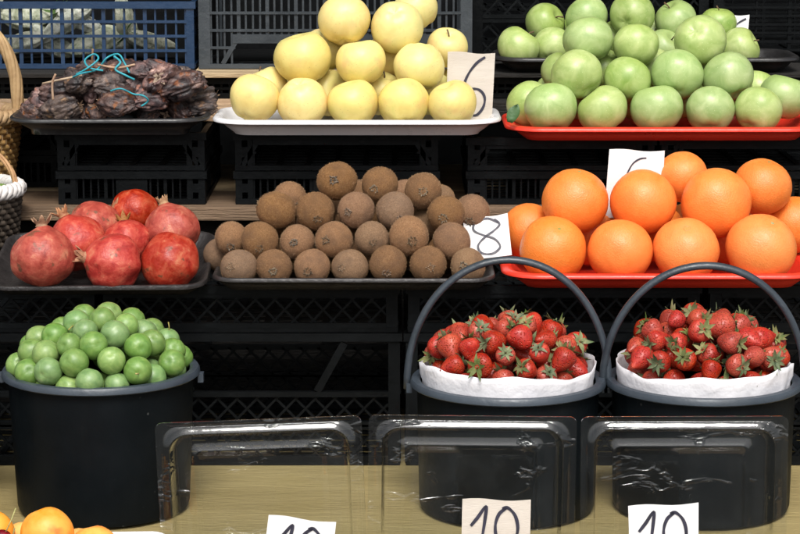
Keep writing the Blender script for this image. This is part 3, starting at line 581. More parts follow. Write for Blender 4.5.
for cr, W_, D_, H_ in ((bc, .239, .1325, .098), (cc, .214, .1325, .145)):      # added black liner that darkens the crate inside
    l = MB()
    l.box(-W_ + .014, W_ - .014, D_ - .012, D_ - .0105, .010, H_); l.box(-W_ + .014, W_ - .014, -D_ + .016, D_ - .0122, .0085, .0097)
    for s in (-1, 1): l.box(*sorted((s * (W_ - .0135), s * (W_ - .0125))), -D_ + .016, D_ - .0122, .010, H_)
    l.build('shade_liner', 'backdrop', cr)
GD = dict(kind='diamond', zones=[(.006, .060), (.066, .118)], t=.0032)
crate('black diamond-lattice crate behind the green apples on the top plank', .118, .50, .80, 1.08, 1.194, 1.36, GD)
GS = dict(kind='grid', vs=.05, hs=.014, t=.003, major=2)
crate('black slatted crate behind the end of the green apple heap', .505, .86, .78, 1.06, 1.194, 1.36, GS)
crate('black slatted crate beyond the blue crate at the end of the top plank', -1.0, -.81, .665, .93, 1.194, 1.33, GS)

# ------------------------------------------------------------------ trays
def rrect(wd, dp, r, z, n=6, cx=0, cy=0):
    out = []
    for sx, sy, a0 in ((1, -1, -90), (1, 1, 0), (-1, 1, 90), (-1, -1, 180)):
        for i in range(n + 1):
            a = R(a0 + 90 * i / n); out.append((cx + sx * (wd / 2 - r) + r * math.cos(a), cy + sy * (dp / 2 - r) + r * math.sin(a), z))
    return out
def tray(name, label, x0, x1, y0, y1, zf, h, flare, lip, mat, zb=None, th=.003, rad=.035, tilt=0, wob=0, ribs=False):
    wd, dp = x1 - x0, y1 - y0; zb = -th if zb is None else zb - zf
    iw, idp = wd - 2 * lip, dp - 2 * lip
    prof = [(flare + .006, 0), (flare, .0015), (flare * .55, h * .45), (.002, h - .002), (0, h), (-lip * .35, h + .0012), (-lip * .8, h + .0006), (-lip, h - .0018), (-lip, h - .0045), (-lip + .0025, h - .006),
            (-.001, h - .006), (flare * .55 - .002, h * .45 - th), (flare + .002, -th), (flare + .004, zb)]
    if abs(zb + th) < 1e-5: prof = prof[:-1]
    loops = [rrect(iw - 2 * o, idp - 2 * o, max(.004, rad - o), z) for o, z in prof]
    if wob:
        rr = random.Random(name + label); ph = [rr.uniform(0, 6) for _ in range(3)]
        loops = [[(x, y, z + wob * (math.sin(x * 17 + ph[0]) + .6 * math.sin(y * 29 + ph[1])) * max(0, z / h)) for x, y, z in L] for L in loops]
    b = MB().loft(loops)
    o = b.build(name, mat, None, 50); o.location = ((x0 + x1) / 2, (y0 + y1) / 2, zf); o.rotation_euler = (R(tilt), 0, 0)
    o['category'] = 'tray'; o['label'] = label
    return o
tray('serving_tray', 'white plastic tray heaped with yellow apples', -.274, .148, .352, .554, 1.1300, .0185, .016, .013, 'white_plastic', 1.1246, rad=.045)
tray('serving_tray', 'upper red plastic tray heaped with green apples', .153, .612, .352, .572, 1.1200, .018, .016, .014, 'red_plastic', 1.1165, rad=.04)
tray('serving_tray', 'lower red plastic tray heaped with oranges', .137, .565, .066, .305, .9562, .020, .018, .014, 'red_plastic', .9532, rad=.04)
tray('foam_tray', 'shallow black tray of dark shrivelled fruit beside white tray', -.570, -.279, .357, .553, 1.1345, .016, .020, .008, 'plastic_black_tray', 1.1246, rad=.04, wob=.0012)
tray('foam_tray', 'black foam tray carrying the kiwi heap', -.252, .128, .062, .285, .9565, .017, .014, .006, 'foam_black', .9532, rad=.03, wob=.0012)
tray('foam_tray', 'tilted black foam tray carrying the pomegranates', -.556, -.258, .064, .292, .9640, .016, .016, .006, 'foam_black', None, rad=.03, tilt=9.5, wob=.0012)
tray('serving_tray', 'black tray of green apples on the top plank', .146, .62, .585, .765, 1.1975, .020, .016, .010, 'plastic_black_tray', 1.1942, rad=.04)

# ------------------------------------------------------------------ fruit meshes (unit size, shared between alike fruit)
def sphere_mesh(name, mat, fn, nu=36, nv=22):
    b = MB(); V = []; F = []
    for j in range(1, nv):
        ph = math.pi * j / nv
        for i in range(nu): V.append(fn(ph, 2 * math.pi * i / nu))
    for j in range(nv - 2):
        for i in range(nu): q = (i + 1) % nu; F.append((j * nu + i, (j + 1) * nu + i, (j + 1) * nu + q, j * nu + q))
    t = len(V); V.append(fn(0, 0)); V.append(fn(math.pi, 0))
    for i in range(nu): q = (i + 1) % nu; F.append((t, i, q)); F.append((t + 1, (nv - 2) * nu + q, (nv - 2) * nu + i))
    b.add(V, F); return b.mesh(name, mat, True)
def pol(r, ph, th, sz=1.0): return Vector((r * math.sin(ph) * math.cos(th), r * math.sin(ph) * math.sin(th), r * math.cos(ph) * sz))
def apple_fn(seed, conic=.06, sz=.93, lobes=.02):
    off = Vector((seed * 7.3, seed * 3.1, 0))
    def fn(ph, th):
        r = 1 - .30 * math.exp(-(ph / .34) ** 2) - .20 * math.exp(-((math.pi - ph) / .28) ** 2)
        r *= 1 + conic * math.cos(ph) * math.sin(ph)
        r *= 1 + lobes * math.cos(5 * th + seed) * ((1 - math.cos(ph)) / 2) ** 2
        p = pol(r, ph, th, sz); return p * (1 + .035 * noise.noise(p * 1.1 + off) + .010 * noise.noise(p * 3 + off))
    return fn
def round_fn(seed, amp=.03, sz=.96, f=1.3, nip=0):
    off = Vector((seed * 5.7, seed * 2.3, 1))
    def fn(ph, th):
        r = 1 - .05 * math.exp(-(ph / .16) ** 2) + nip * math.exp(-((math.pi - ph) / .25) ** 2)
        p = pol(r, ph, th, sz); return p * (1 + amp * noise.noise(p * f + off) + amp * .4 * noise.noise(p * 3.1 + off))
    return fn
GOLD = [sphere_mesh('golden_apple', 'golden_apple', apple_fn(i, .10, .95)) for i in range(5)]
GREEN = [sphere_mesh('green_apple', 'green_apple', apple_fn(i + 9, .04, .93, .012)) for i in range(5)]
ORANGE = [sphere_mesh('orange', 'orange', round_fn(i, .03, .97, 1.2, .05 if i == 2 else 0)) for i in range(5)]
def kiwi_fn(seed):
    off = Vector((seed * 4.7, 2.3, seed))
    def fn(ph, th):
        p = pol(1, ph, th, 1.13); 
        k = math.exp(-(ph / .30) ** 2); p *= 1 - .07 * k + .05 * math.exp(-((ph - .12) / .09) ** 2)
        p.x *= 1.03
        return p * (1 + .04 * noise.noise(p * 1.1 + off) + .006 * noise.noise(p * 4 + off))
    return fn
KIWI = [sphere_mesh('kiwi', 'kiwi', kiwi_fn(i), 32, 20) for i in range(5)]
def fuzz_mesh(seed):
    q = random.Random(seed); b = MB(); fn = kiwi_fn(seed)
    for _ in range(2200):
        ph = math.acos(q.uniform(-1, 1)); th = q.uniform(0, 6.283); p = fn(ph, th); n = p.normalized()
        t = n.orthogonal().normalized(); t = (t * q.uniform(-1, 1) + n.cross(t) * q.uniform(-1, 1)).normalized()
        tip = p + n * q.uniform(.03, .065) + t * q.uniform(.01, .05); s = n.cross(t) * .006
        b.add([p - s - n * .01, p + s - n * .01, tip], [(0, 1, 2)])
    return b.mesh('fuzz', 'kiwi_fuzz')
FUZZ = [fuzz_mesh(i) for i in range(5)]
def kiwi_end_mesh(seed):
    q = random.Random(seed + 50); b = MB()
    for k in range(14):
        a = 2 * math.pi * k / 14 + q.uniform(-.3, .3); r0 = q.uniform(.08, .21)
        p0 = Vector((r0 * math.cos(a), r0 * math.sin(a), 1.055)); p1 = p0 + Vector((math.cos(a) * q.uniform(.02, .14), math.sin(a) * q.uniform(.02, .14), q.uniform(.03, .13)))
        b.tube([p0, (p0 + p1) / 2 + Vector((0, 0, .02)), p1], [.05, .035, .006], 5)
    ring = [(.17 * math.cos(t) * (1 + .2 * q.uniform(-1, 1)), .17 * math.sin(t) * (1 + .2 * q.uniform(-1, 1)), 1.062 + q.uniform(-.015, .015)) for t in [2 * math.pi * i / 12 for i in range(12)]]
    b.tube(ring, .052, 6, closed=True)
    b.tube([(0, 0, 1.02), (0, 0, 1.09)], [.07, .03], 7)
    return b.mesh('calyx', 'kiwi_end', True)
KEND = [kiwi_end_mesh(i) for i in range(5)]
def pom_fn(seed):
    off = Vector((seed * 3.7, 9.3, seed))
    def fn(ph, th):
        r = 1 + .13 * math.exp(-(ph / .27) ** 2) - .05 * math.exp(-((math.pi - ph) / .3) ** 2)
        r *= 1 + .028 * math.cos(6 * th + seed) * math.sin(ph) ** 2
        p = pol(r, ph, th, .94); return p * (1 + .075 * noise.noise(p * 1.5 + off) + .022 * noise.noise(p * 3.6 + off))
    return fn
POM = [sphere_mesh('pomegranate', 'pomegranate', pom_fn(i), 44, 28) for i in range(5)]
def crown_mesh(seed):
    q = random.Random(seed + 5); b = MB(); n = 6; loops = []
    tilt = [q.uniform(-.10, .18) for _ in range(n)]; hh = [q.uniform(.22, .40) for _ in range(n)]
    N = n * 6
    for lv in range(7):
        L = []
        for i in range(N):
            a = 2 * math.pi * i / N; s = (i % 6) / 6; k = int(i / 6); tri = 1 - abs(s * 2 - 1)
            t = lv / 6
            h = min(t * .24, .24) if t < .5 else .12 + (t - .5) * 2 * (.05 + hh[k] * tri)
            rr = .27 - .06 * math.sin(min(1, t * 1.6) * math.pi / 2) + max(0, t - .4) * (tilt[k] * 1.5 + .12) * (.4 + tri)
            L.append((rr * math.cos(a), rr * math.sin(a), .98 + h))
        loops.append(L)
    inner = [[(x * .86, y * .86, z - .012) for x, y, z in L] for L in reversed(loops)]
    b.loft(loops + inner, cap0=False, cap1=True); return b.mesh('crown', 'pom_crown', True)
CROWN = [crown_mesh(i) for i in range(4)]
def plum_fn(seed):
    off = Vector((seed * 6.7, 1.3, seed))
    def fn(ph, th):
        r = 1 - .14 * math.exp(-(ph / .22) ** 2); d = math.atan2(math.sin(th), math.cos(th))
        r *= 1 - .045 * math.exp(-(d / .12) ** 2) * math.sin(ph)
        p = pol(r, ph, th, .98); return p * (1 + .035 * noise.noise(p * 1.2 + off))
    return fn
PLUM = [sphere_mesh('green_plum', 'plum', plum_fn(i), 40, 18) for i in range(4)]
def straw_fn(seed):
    q = random.Random(seed); off = Vector((seed * 6.1, 4.3, seed)); ta = q.uniform(.48, .78); ln = q.uniform(1.25, 1.6)
    def fn(ph, th):
        z = math.cos(ph); r = math.sin(ph) ** .8 * (1 - ta * ((1 - z) / 2) ** 1.2)
        p = Vector((r * math.cos(th), r * math.sin(th), (z - 1) * .62 * ln + .80))
        return p * (1 + .10 * noise.noise(p * 1.3 + off))
    return fn
STRAW = [sphere_mesh('strawberry', 'strawberry', straw_fn(i), 26, 18) for i in range(6)]
def leafy(seed, n, L, mat, top):
    q = random.Random(seed + 77); b = MB()
    for k in range(n):
        a = 2 * math.pi * k / n + q.uniform(-.25, .25); d = Vector((math.cos(a), math.sin(a), 0)); s = Vector((-math.sin(a), math.cos(a), 0)); l = L * q.uniform(.75, 1.25); cu = q.uniform(-.5, .9)
        pts = []
        for i in range(5):
            t = i / 4; p = d * (.08 + l * t) + Vector((0, 0, top + .08 * math.sin(t * 3) + cu * l * t * t)); wd = .15 * math.sin(math.pi * min(1, .22 + t * .78)) * (1 - .25 * t)
            pts += [p - s * wd, p + Vector((0, 0, -.03)), p + s * wd]
        b.add(pts, [f for i in range(4) for f in ((i * 3, i * 3 + 1, i * 3 + 4, i * 3 + 3), (i * 3 + 1, i * 3 + 2, i * 3 + 5, i * 3 + 4))])
    b.tube([(0, 0, top - .05), (q.uniform(-.1, .1), q.uniform(-.1, .1), top + q.uniform(.25, .6))], [.07, .045], 6)
    return b.mesh('calyx', mat, True)
SCAL = [leafy(i, 8 + i % 3, .68, 'calyx_leaf', .80) for i in range(5)]
DCAL = [leafy(i + 40, 4, .55, 'twig', 1.1) for i in range(4)]
def dried_fn(seed):
    q = random.Random(seed + 31); off = Vector((seed * 8.1, seed * 2.7, 3)); el = q.uniform(1.15, 1.75); fl = q.uniform(.62, .85); bend = q.uniform(-.35, .35)
    def fn(ph, th):
        p = pol(1, ph, th); n1 = noise.noise(p * 1.1 + off)
        rid = 1 - abs(noise.noise(Vector((p.x * 3.0, p.y * 3.0, p.z * .8)) + off * 2)) * 2
        rid2 = 1 - abs(noise.noise(Vector((p.x * 7, p.y * 7, p.z * 1.6)) + off)) * 2
        r = 1 + .30 * n1 - .24 * max(0, rid - .40) - .07 * max(0, rid2 - .3)
        r *= 1 - .35 * math.exp(-(ph / .35) ** 2)
        p = p * r; p = Vector((p.x, p.y * fl, p.z * el)); p.x += bend * p.z * p.z * .4; return p * .95
    return fn
DRIED = [sphere_mesh('dried_fruit', 'dried', dried_fn(i), 64, 44) for i in range(8)]
def pale_fn(seed):
    off = Vector((seed * 3.3, 1, seed)); bd = .3 * math.sin(seed * 2.1)
    def fn(ph, th):
        r = math.sin(ph) ** 1.15 * (.62 + .12 * math.cos(ph)) * (1 + .07 * math.cos(7 * th + 2 * ph)); z = math.cos(ph) * 1.7
        p = Vector((r * math.cos(th) + bd * (z * z - 1) * .5, r * math.sin(th) * .8, z)); return p * (1 + .12 * noise.noise(p + off))
    return fn
PALE = [sphere_mesh('pale_vegetable', 'pale_vegetable', pale_fn(i), 40, 22) for i in range(5)]
HUSK = [leafy(i + 60, 5, 1.1, 'leaf', 1.0) for i in range(3)]
def stem_mesh(nm, mat, h, r, z0, bend=.2):
    return MB().tube([(0, 0, z0), (bend * .2, 0, z0 + h * .5), (bend, 0, z0 + h)], [r * 1.2, r * .9, r * 1.25], 7).mesh(nm, mat, True)
APSTEM = stem_mesh('stem', 'stem_brown', .38, .035, .62)
PLSTEM = stem_mesh('stem', 'stem_green', .62, .045, .82, .25)
CHSTEM = stem_mesh('stem', 'stem_green', 2.3, .06, .85, .9)
ORBUT = MB().tube([(0, 0, .90), (0, 0, .935)], [.075, .05], 8).mesh('stem_button', 'stem_green', True)
NUB = MB().tube([(.10 * math.cos(t), .10 * math.sin(t), .915) for t in [2 * math.pi * i / 10 for i in range(10)]], .022, 6, closed=True).mesh('navel', 'orange', True)
def face(direction, spin=0.0):     # rotation that turns the fruit's stem end (+Z) to a direction
    return (Vector(direction).to_track_quat('Z', 'Y') @ Euler((0, 0, spin)).to_quaternion()).to_euler()
def fruit(name, mesh, x, y, z, r, rot, label, cat, group):
    o = link(name, mesh, None, (x, y, z), rot, r); return tag(o, label, cat, group)
def rdir(q, up=.6, side=1.0): return Vector((q.uniform(-side, side), q.uniform(-side, side), q.uniform(-.3, 1) + up)).normalized()

# --- yellow apples
q = random.Random(4)
def rows(key):
    d = {}
    for t in LAY[key]: d.setdefault(t[4], []).append(t)
    return d
GR = rows('golden')
desc = {'front': 'yellow apple in the bottom front row on white tray, %s to the 6 card', 'second': 'yellow apple in the bottom second row on white tray, %s to the 6 card',
        'middle': 'yellow apple in the middle tier of the heap, %s to the 6 card', 'midback': 'yellow apple tucked behind the middle tier, %s to the 6 card',
        'top': 'yellow apple on the very top of the heap, %s to the 6 card', 'topback': 'yellow apple behind the two topmost yellow apples'}
def ordlab(s, i): return s % (ORD[i] if i == 0 else ORD[i] + ' nearest') if '%s' in s else s
i = 0
for tg, L in GR.items():
    for k, (x, y, z, r, _) in enumerate(sorted(L, key=lambda t: -t[0])):
        lb = ordlab(desc[tg], k) if tg in desc else 'yellow apple buried inside the heap on the white tray'
        dr = rdir(q, .5, .8)
        if tg in ('front', 'middle', 'top'): dr = Vector((q.uniform(-.5, .5), q.uniform(-.2, .7), q.choice((1, 1, -1)) * q.uniform(.6, 1))).normalized()
        o = fruit('yellow_apple', GOLD[i % 5], x, y, z, r * 1.03, face(dr, q.uniform(0, 6)), lb, 'apple', 'yellow apples on the white tray')
        if tg in ('hid', 'second', 'midback'): link('stem', APSTEM, o)
        i += 1
# --- green apples
desc = {'front': 'green apple in the bottom front row on upper red tray, %s to white tray', 'second': 'green apple in the second bottom row on upper red tray, %s to white tray',
        'middle': 'green apple in the middle tier on upper red tray, %s to white tray', 'midback': 'green apple wedged behind the middle tier on upper red tray',
        'top': 'green apple topping the heap on upper red tray, %s to the white tray'}
for tg, L in rows('green').items():
    for k, (x, y, z, r, _) in enumerate(sorted(L, key=lambda t: t[0])):
        lb = ordlab(desc[tg], k) if tg in desc else 'green apple buried inside the heap on the upper red tray'
        dr = Vector((q.uniform(-.7, .7), q.uniform(-.1, .8), q.choice((1, 1, -1)) * q.uniform(.5, 1))).normalized()
        o = fruit('green_apple', GREEN[i % 5], x, y, z, r * 1.03, face(dr, q.uniform(0, 6)), lb, 'apple', 'green apples on the upper red tray'); i += 1
        if tg == 'hid': link('stem', APSTEM, o)
desc = {'bfront': 'green apple lying on the black tray of the top plank, %s to yellow apples', 'btop': 'green apple in the upper row over the black tray, %s to yellow apples'}
for tg, L in rows('greenback').items():
    for k, (x, y, z, r, _) in enumerate(sorted(L, key=lambda t: t[0])):
        lb = ordlab(desc[tg], k) if tg in desc else 'green apple buried inside the heap on the black tray'
        o = fruit('green_apple', GREEN[i % 5], x, y, z, r * 1.03, face(rdir(q, .3), q.uniform(0, 6)), lb, 'apple', 'green apples on the black tray'); i += 1
        link('stem', APSTEM, o)
# --- oranges
desc = {'front': 'orange in the bottom front row on lower red tray, %s to the kiwi tray', 'second': 'orange in the second bottom row on lower red tray, %s to the kiwi tray',
        'top': 'orange in the upper front row of the heap, %s to the kiwi tray', 'topback': 'orange in the upper rear row of the heap, %s to the kiwi tray'}
ori = {('front', 0): ((.15, -.62, .75), 1), ('front', 1): ((.3, .7, .5), 0), ('front', 2): ((-.05, -.55, .8), 2), ('front', 3): ((.25, -.45, .85), 1),
       ('top', 0): ((.12, -.15, 1), 1), ('top', 1): ((.2, .6, .8), 0), ('top', 2): ((0, .8, .5), 0), ('topback', 1): ((.2, -.2, .95), 1), ('topback', 0): ((.3, .3, .9), 0)}
for tg, L in rows('orange').items():
    for k, (x, y, z, r, _) in enumerate(sorted(L, key=lambda t: t[0])):
        lb = ordlab(desc[tg], k) if tg in desc else 'orange buried inside the heap on the lower red tray'
        d, end = ori.get((tg, k), ((q.uniform(-.5, .5), .6, .5), 0))
        o = fruit('orange', ORANGE[i % 5], x, y, z, r * 1.015, face(d, q.uniform(0, 6)), lb, 'orange', 'oranges on the lower red tray'); i += 1
        if end == 1: link('stem_button', ORBUT, o)
        if end == 2: link('navel', NUB, o)
# --- kiwis
desc = {'front': 'kiwi in the bottom front row, %s to the 8 card', 'second': 'kiwi in the second row up the heap, %s to the 8 card', 'third': 'kiwi in the third row up the heap, %s to the 8 card',
        'top': 'kiwi in the topmost row of the heap, %s to the 8 card', 'back': 'kiwi peeping out behind the upper rows of the heap, %s to the 8 card'}
for tg, L in rows('kiwi').items():
    for k, (x, y, z, r, _) in enumerate(sorted(L, key=lambda t: -t[0])):
        lb = ordlab(desc[tg], k) if tg in desc else 'kiwi buried inside the heap on the black foam tray'
        if tg == 'hid' or q.random() < .12: d = Vector((q.uniform(-1, 1), q.uniform(-.3, 1), q.uniform(-.4, .6)))
        else: d = Vector((q.uniform(-.45, .45), -1, q.uniform(-.38, .22)))
        v = i % 5; o = fruit('kiwi', KIWI[v], x, y, z, r * q.uniform(.94, .99), face(d, q.uniform(0, 6)), lb, 'kiwi', 'kiwis heaped on the black foam tray'); i += 1
        if tg != 'hid':
            fz = link('fuzz', FUZZ[v], o); fz['kind'] = 'stuff'; link('calyx', KEND[(v + k) % 5], o)
# --- pomegranates
pdir = [(-.05, .25, 1), (-.95, -.35, .25), (.5, .7, -.3), (-.45, .2, .9), (-.2, .6, .7), (.6, .5, .5), (-.3, .25, .9), (.1, -.55, -.75)]
plb = ['largest pomegranate in front row with upright crown and dark scars, beside the wicker basket', 'front row pomegranate with its crown pointing sideways', 'smooth red front row pomegranate beside the kiwi tray',
       'pomegranate with a ragged upright crown behind the scarred front one', 'dull pomegranate wedged in the middle of the tray', 'second row pomegranate wedged between crowned one and rear one',
       'pomegranate with crown on top beside the kiwi tray, behind the smooth red one', 'rearmost pomegranate at the back of the foam tray']
for k, (x, y, z, r, _) in enumerate(LAY['pomegranate']):
    o = fruit('pomegranate', POM[k % 5], x, y, z, r * 1.02, face(pdir[k], k * 1.3), plb[k], 'pomegranate', 'pomegranates on the black foam tray')
    link('crown', CROWN[k % 4], o, (0, 0, .22), None, .78)
def sector(dx, dy, S): return S[0] if abs(dx) > abs(dy) and dx < 0 else S[1] if abs(dx) > abs(dy) else S[2] if dy < 0 else S[3]
PS = (', pomegranate side', ', kiwi side', ', apricot side', ', crate side')
# --- green plums
n = 0; topz = sorted([t[2] for t in LAY['plum'] if t[4] == 'top'])[-9]; bxp, bys = -.381, -.08
for k, (x, y, z, r, tg) in enumerate(LAY['plum']):
    rad = math.hypot(x - bxp, y - bys)
    if tg == 'low': lb = 'green plum deep in the bucket under the outer plums'
    elif z >= topz: lb = 'green plum crowning the heap in the black bucket'
    elif rad > .088: lb = 'green plum at the bucket rim around the heap'
    else: lb = 'green plum on the sloping side of the heap in the bucket'
    if tg != 'low': lb += sector(x - bxp, y - bys, PS)
    d = rdir(q, .1, 1) if tg == 'low' or q.random() < .5 else Vector((q.uniform(-.5, .5), -.8, q.uniform(-.2, .8)))
    if k == 9: lb = 'green plum with a long upright stalk near rim'; d = Vector((.2, -.1, 1))
    o = fruit('green_plum', PLUM[k % 4], x, y, z, r, face(d, q.uniform(0, 6)), lb, 'plum', 'green plums in the black bucket')
    if k == 9 or (tg == 'top' and k % 9 == 4): link('stem', PLSTEM, o)
# --- strawberries
for key, where in (('strawberry_a', 'bucket below the 8 card'), ('strawberry_b', 'bucket below the oranges')):
    bcx = .1377 if key.endswith('a') else .387; SS = (', plum bucket side', ', far from plum bucket', ', lid side', ', crate side')
    L = LAY[key]; tz = sorted([t[2] for t in L if t[4] == 'top'])[-6]
    for k, (x, y, z, r, tg) in enumerate(L):
        sh = q.random()
        if tg == 'low': d = rdir(q, .2); lb = 'strawberry in the under layer of the ' + where
        elif sh < .40: d = Vector((q.uniform(-.7, .7), q.uniform(-1, -.3), q.uniform(-.1, .8))); lb = 'strawberry, leafy cap outward, in the ' + where
        else: d = Vector((q.uniform(-1, 1), q.uniform(.2, 1), q.uniform(-.2, 1))); lb = 'red strawberry, tip outward, in the ' + where
        if tg == 'top': lb += sector(x - bcx, y + .08, SS)
        if tg == 'top' and z >= tz: lb = lb.replace('strawberry', 'strawberry on top of the heap,', 1) if False else ('topmost ' + lb)
        o = fruit('strawberry', STRAW[k % 6], x, y, z, r * q.uniform(.95, 1.15), face(d, q.uniform(0, 6)), lb, 'strawberry', 'strawberries in the ' + where)
        link('calyx', SCAL[(k * 7 + k // 5) % 5], o)
# --- dark shrivelled fruit
for k, (x, y, z, r, tg) in enumerate(LAY['dried']):
    a = q.uniform(0, 6.28); d = Vector((math.cos(a), math.sin(a) * .6, q.uniform(-.35, .35)))
    hx = ('towards the wicker basket' if x < -.465 else 'towards the white tray' if x > -.375 else 'in mid tray')
    up = 'upper part' if z > 1.20 else 'middle' if z > 1.175 else 'bottom'
    o = fruit('dried_fruit', DRIED[k % 8], x, y, z, r * (1.25 + .35 * ((k * 7) % 5) / 4), face(d, q.uniform(0, 6)), 'dark wrinkled dried fruit in the %s of the heap, %s' % (up, hx), 'dried fruit', 'dark shrivelled fruit on the black tray')
    if k % 2 == 0: link('calyx', DCAL[k % 4], o, (0, 0, .45), None, .62)
def cord(name, pts, r, mat, label, cat, group=None):
    P = catmull(pts, 8); c = sum(P, Vector()) / len(P)
    b = MB().tube([p - c for p in P], r, 7); o = b.build(name, mat, None, True); o.location = c; return tag(o, label, cat, group)
# strings and twigs in the dark heap
cord('string', [(-.478, .40, 1.206), (-.462, .385, 1.214), (-.440, .40, 1.219), (-.425, .395, 1.236), (-.41, .41, 1.240), (-.40, .40, 1.228), (-.392, .39, 1.215)], .0014, 'string', 'turquoise string looped over the top of the dark fruit', 'string')
cord('string', [(-.418, .375, 1.190), (-.402, .368, 1.194), (-.385, .372, 1.186), (-.370, .367, 1.184), (-.364, .372, 1.176), (-.374, .374, 1.168)], .0013, 'string', 'turquoise string lying on the front of the dark fruit heap', 'string')
for k, (p, label) in enumerate((([(-.503, .385, 1.176), (-.503, .382, 1.20), (-.498, .383, 1.214)], 'short upright pale twig at the side of the dark fruit heap'),
          ([(-.520, .40, 1.198), (-.49, .395, 1.205), (-.462, .40, 1.210)], 'pale twig lying on the slope of the dark fruit heap'), ([(-.45, .42, 1.225), (-.448, .418, 1.247)], 'pale twig sticking up from the dark fruit heap'),
          ([(-.44, .40, 1.226), (-.41, .392, 1.222), (-.385, .40, 1.226)], 'brown twig lying across the dark fruit heap top'))):
    cord('twig', p, [.0017] * (8 * (len(p) - 1) + 1), 'twig', label, 'twig', 'twigs in the dark fruit heap')
cord('string', [(-.47, .395, 1.212), (-.452, .388, 1.222), (-.438, .40, 1.234), (-.446, .412, 1.240), (-.458, .404, 1.232), (-.450, .392, 1.222), (-.43, .39, 1.218)], .0014, 'string', 'turquoise string knotted in a loop at the heap top', 'string')
cord('string', [(-.415, .40, 1.238), (-.405, .392, 1.230), (-.412, .388, 1.220), (-.398, .386, 1.212), (-.385, .39, 1.205)], .0016, 'string', 'turquoise string end trailing down from the heap top', 'string')
# pale vegetables inside the blue crate
q = random.Random(21)
for k in range(15):
    x = -.77 + .40 * (k % 8 + q.uniform(.1, .9)) / 8; y = .702 + .05 * q.random(); lay = k // 8
    last = fruit('pale_vegetable', PALE[k % 5], x, y, 1.203 + .026 + lay * .036 + q.uniform(-.004, .004), q.uniform(.024, .032), face((q.uniform(-1, 1), q.uniform(-.3, .3), q.uniform(-.3, .5)), q.uniform(0, 6)),
          'pale greenish white vegetable lying inside the blue crate', 'vegetable', 'pale vegetables in the blue crate')
    if k % 2: link('leaves', HUSK[k % 3], col.objects[-1] if False else last, (0, 0, .5))
# leaf at the corner of the red tray
lf = MB(); Lp = []
for i in range(7):
    t = i / 6; c = Vector((.158 + .012 * t, .362 + .006 * t, 1.146 + .034 * t - .008 * t * t)); wd = .008 * math.sin(math.pi * min(1, .12 + .88 * t)) + .0006
    Lp += [c + Vector((-wd, -.003, wd * .3)), c, c + Vector((wd, -.004, -wd * .3))]
lf.add([p - Vector((.16, .39, 1.15)) for p in Lp], [f for i in range(6) for f in ((i * 3, i * 3 + 1, i * 3 + 4, i * 3 + 3), (i * 3 + 1, i * 3 + 2, i * 3 + 5, i * 3 + 4))])
o = lf.build('apple_leaf', 'leaf', None, True); o.location = (.16, .39, 1.15); o.modifiers.new('solid', 'SOLIDIFY').thickness = .0006
tag(o, 'dark green leaf at the red tray corner beside white tray', 'leaf')

# ------------------------------------------------------------------ buckets
def bucket(label, cx, cy, z0, H, rt, rb, handle=None, lining=None, lug=True):
    r = empty('bucket', (cx, cy, z0)); tag(r, label, 'bucket', 'black buckets on the plywood table')
    def rev(prof, nm, mat, n=72, smooth=35):
        b = MB(); b.loft([[(rr * math.cos(2 * math.pi * i / n), rr * math.sin(2 * math.pi * i / n), z) for i in range(n)] for rr, z in prof]); return b.build(nm, mat, r, smooth)
    body = rev([(rb - .006, .001), (rb, .004), (rb + .002, .010), (rt - .009, H - .0305), (rt - .0085, H - .0085), (rt - .0125, H - .0085), (rb - .002, .012), (rb - .01, .009)], 'body', 'bucket_plastic')
    rim_ = rev([(rt - .0115, H - .008), (rt - .0125, H - .001), (rt - .009, H + .0015), (rt - .002, H + .001), (rt, H - .002), (rt + .0003, H - .0065), (rt - .0015, H - .008)], 'rim', 'bucket_rim')
    if lining == 'disc': rev([(rt - .0145, H - .058), (rt - .0145, H - .055), (rt - .05, H - .054), (.002, H - .053)], 'false_bottom', 'bucket_plastic')
    if lining == 'paper':
        q = random.Random(label); n = 96; R0 = rt - .0125; ph = [q.uniform(0, 6) for _ in range(6)]
        loops = []
        for lv in range(9):
            t = lv / 8; L = []
            for i in range(n):
                a = 2 * math.pi * i / n
                hgt = .0235 + .0035 * math.sin(2 * a + ph[0]) + .0022 * math.sin(5 * a + ph[1]) + .0010 * math.sin(13 * a + ph[2])
                z = -.040 + (.040 + hgt) * t
                cr = .0011 * math.sin(9 * a + ph[3] + 2 * t) + .0009 * math.sin(17 * a + ph[4] - 3 * t) + .0016 * noise.noise(Vector((math.cos(a) * 6, math.sin(a) * 6, t * 3 + ph[5])))
                if z < .002: rr = R0 - .0025 + min(0, cr)
                else: rr = R0 - .0015 + .0035 * max(0, t - .6) + cr
                L.append((rr * math.cos(a), rr * math.sin(a), H + z))
            loops.append(L)
        b = MB(); b.loft(loops, cap0=True, cap1=False); p = b.build('paper_lining', 'paper', r, 60); sm = p.modifiers.new('solid', 'SOLIDIFY'); sm.thickness = .0005
    for s in (-1, 1) if lug else ():
        MB().box(*(sorted((s * (rt - .002), s * (rt + .005)))), -.006, .006, H - .018, H - .006).build('handle_lug', 'bucket_rim', rim_)
    if handle:
        hh, lean = handle; n = 40; P = []
        for i in range(n + 1):
            a = math.pi * i / n; x = (rt + .0045) * math.cos(a); z = hh * math.sin(a) ** .92
            P.append((x, math.sin(R(lean)) * z, H - .014 + math.cos(R(lean)) * z))
        h = MB().tube(P, .0052, 10, flat=.8).build('handle', 'handle_plastic', r, True)
    return r
bucket('black bucket heaped with green plums', -.381, -.08, .7005, .1835, .1255, .108, None, 'disc')
bucket('black bucket of strawberries with raised handle, below the 8 card', .1377, -.08, .7005, .170, .1245, .111, (.166, 3), 'paper')
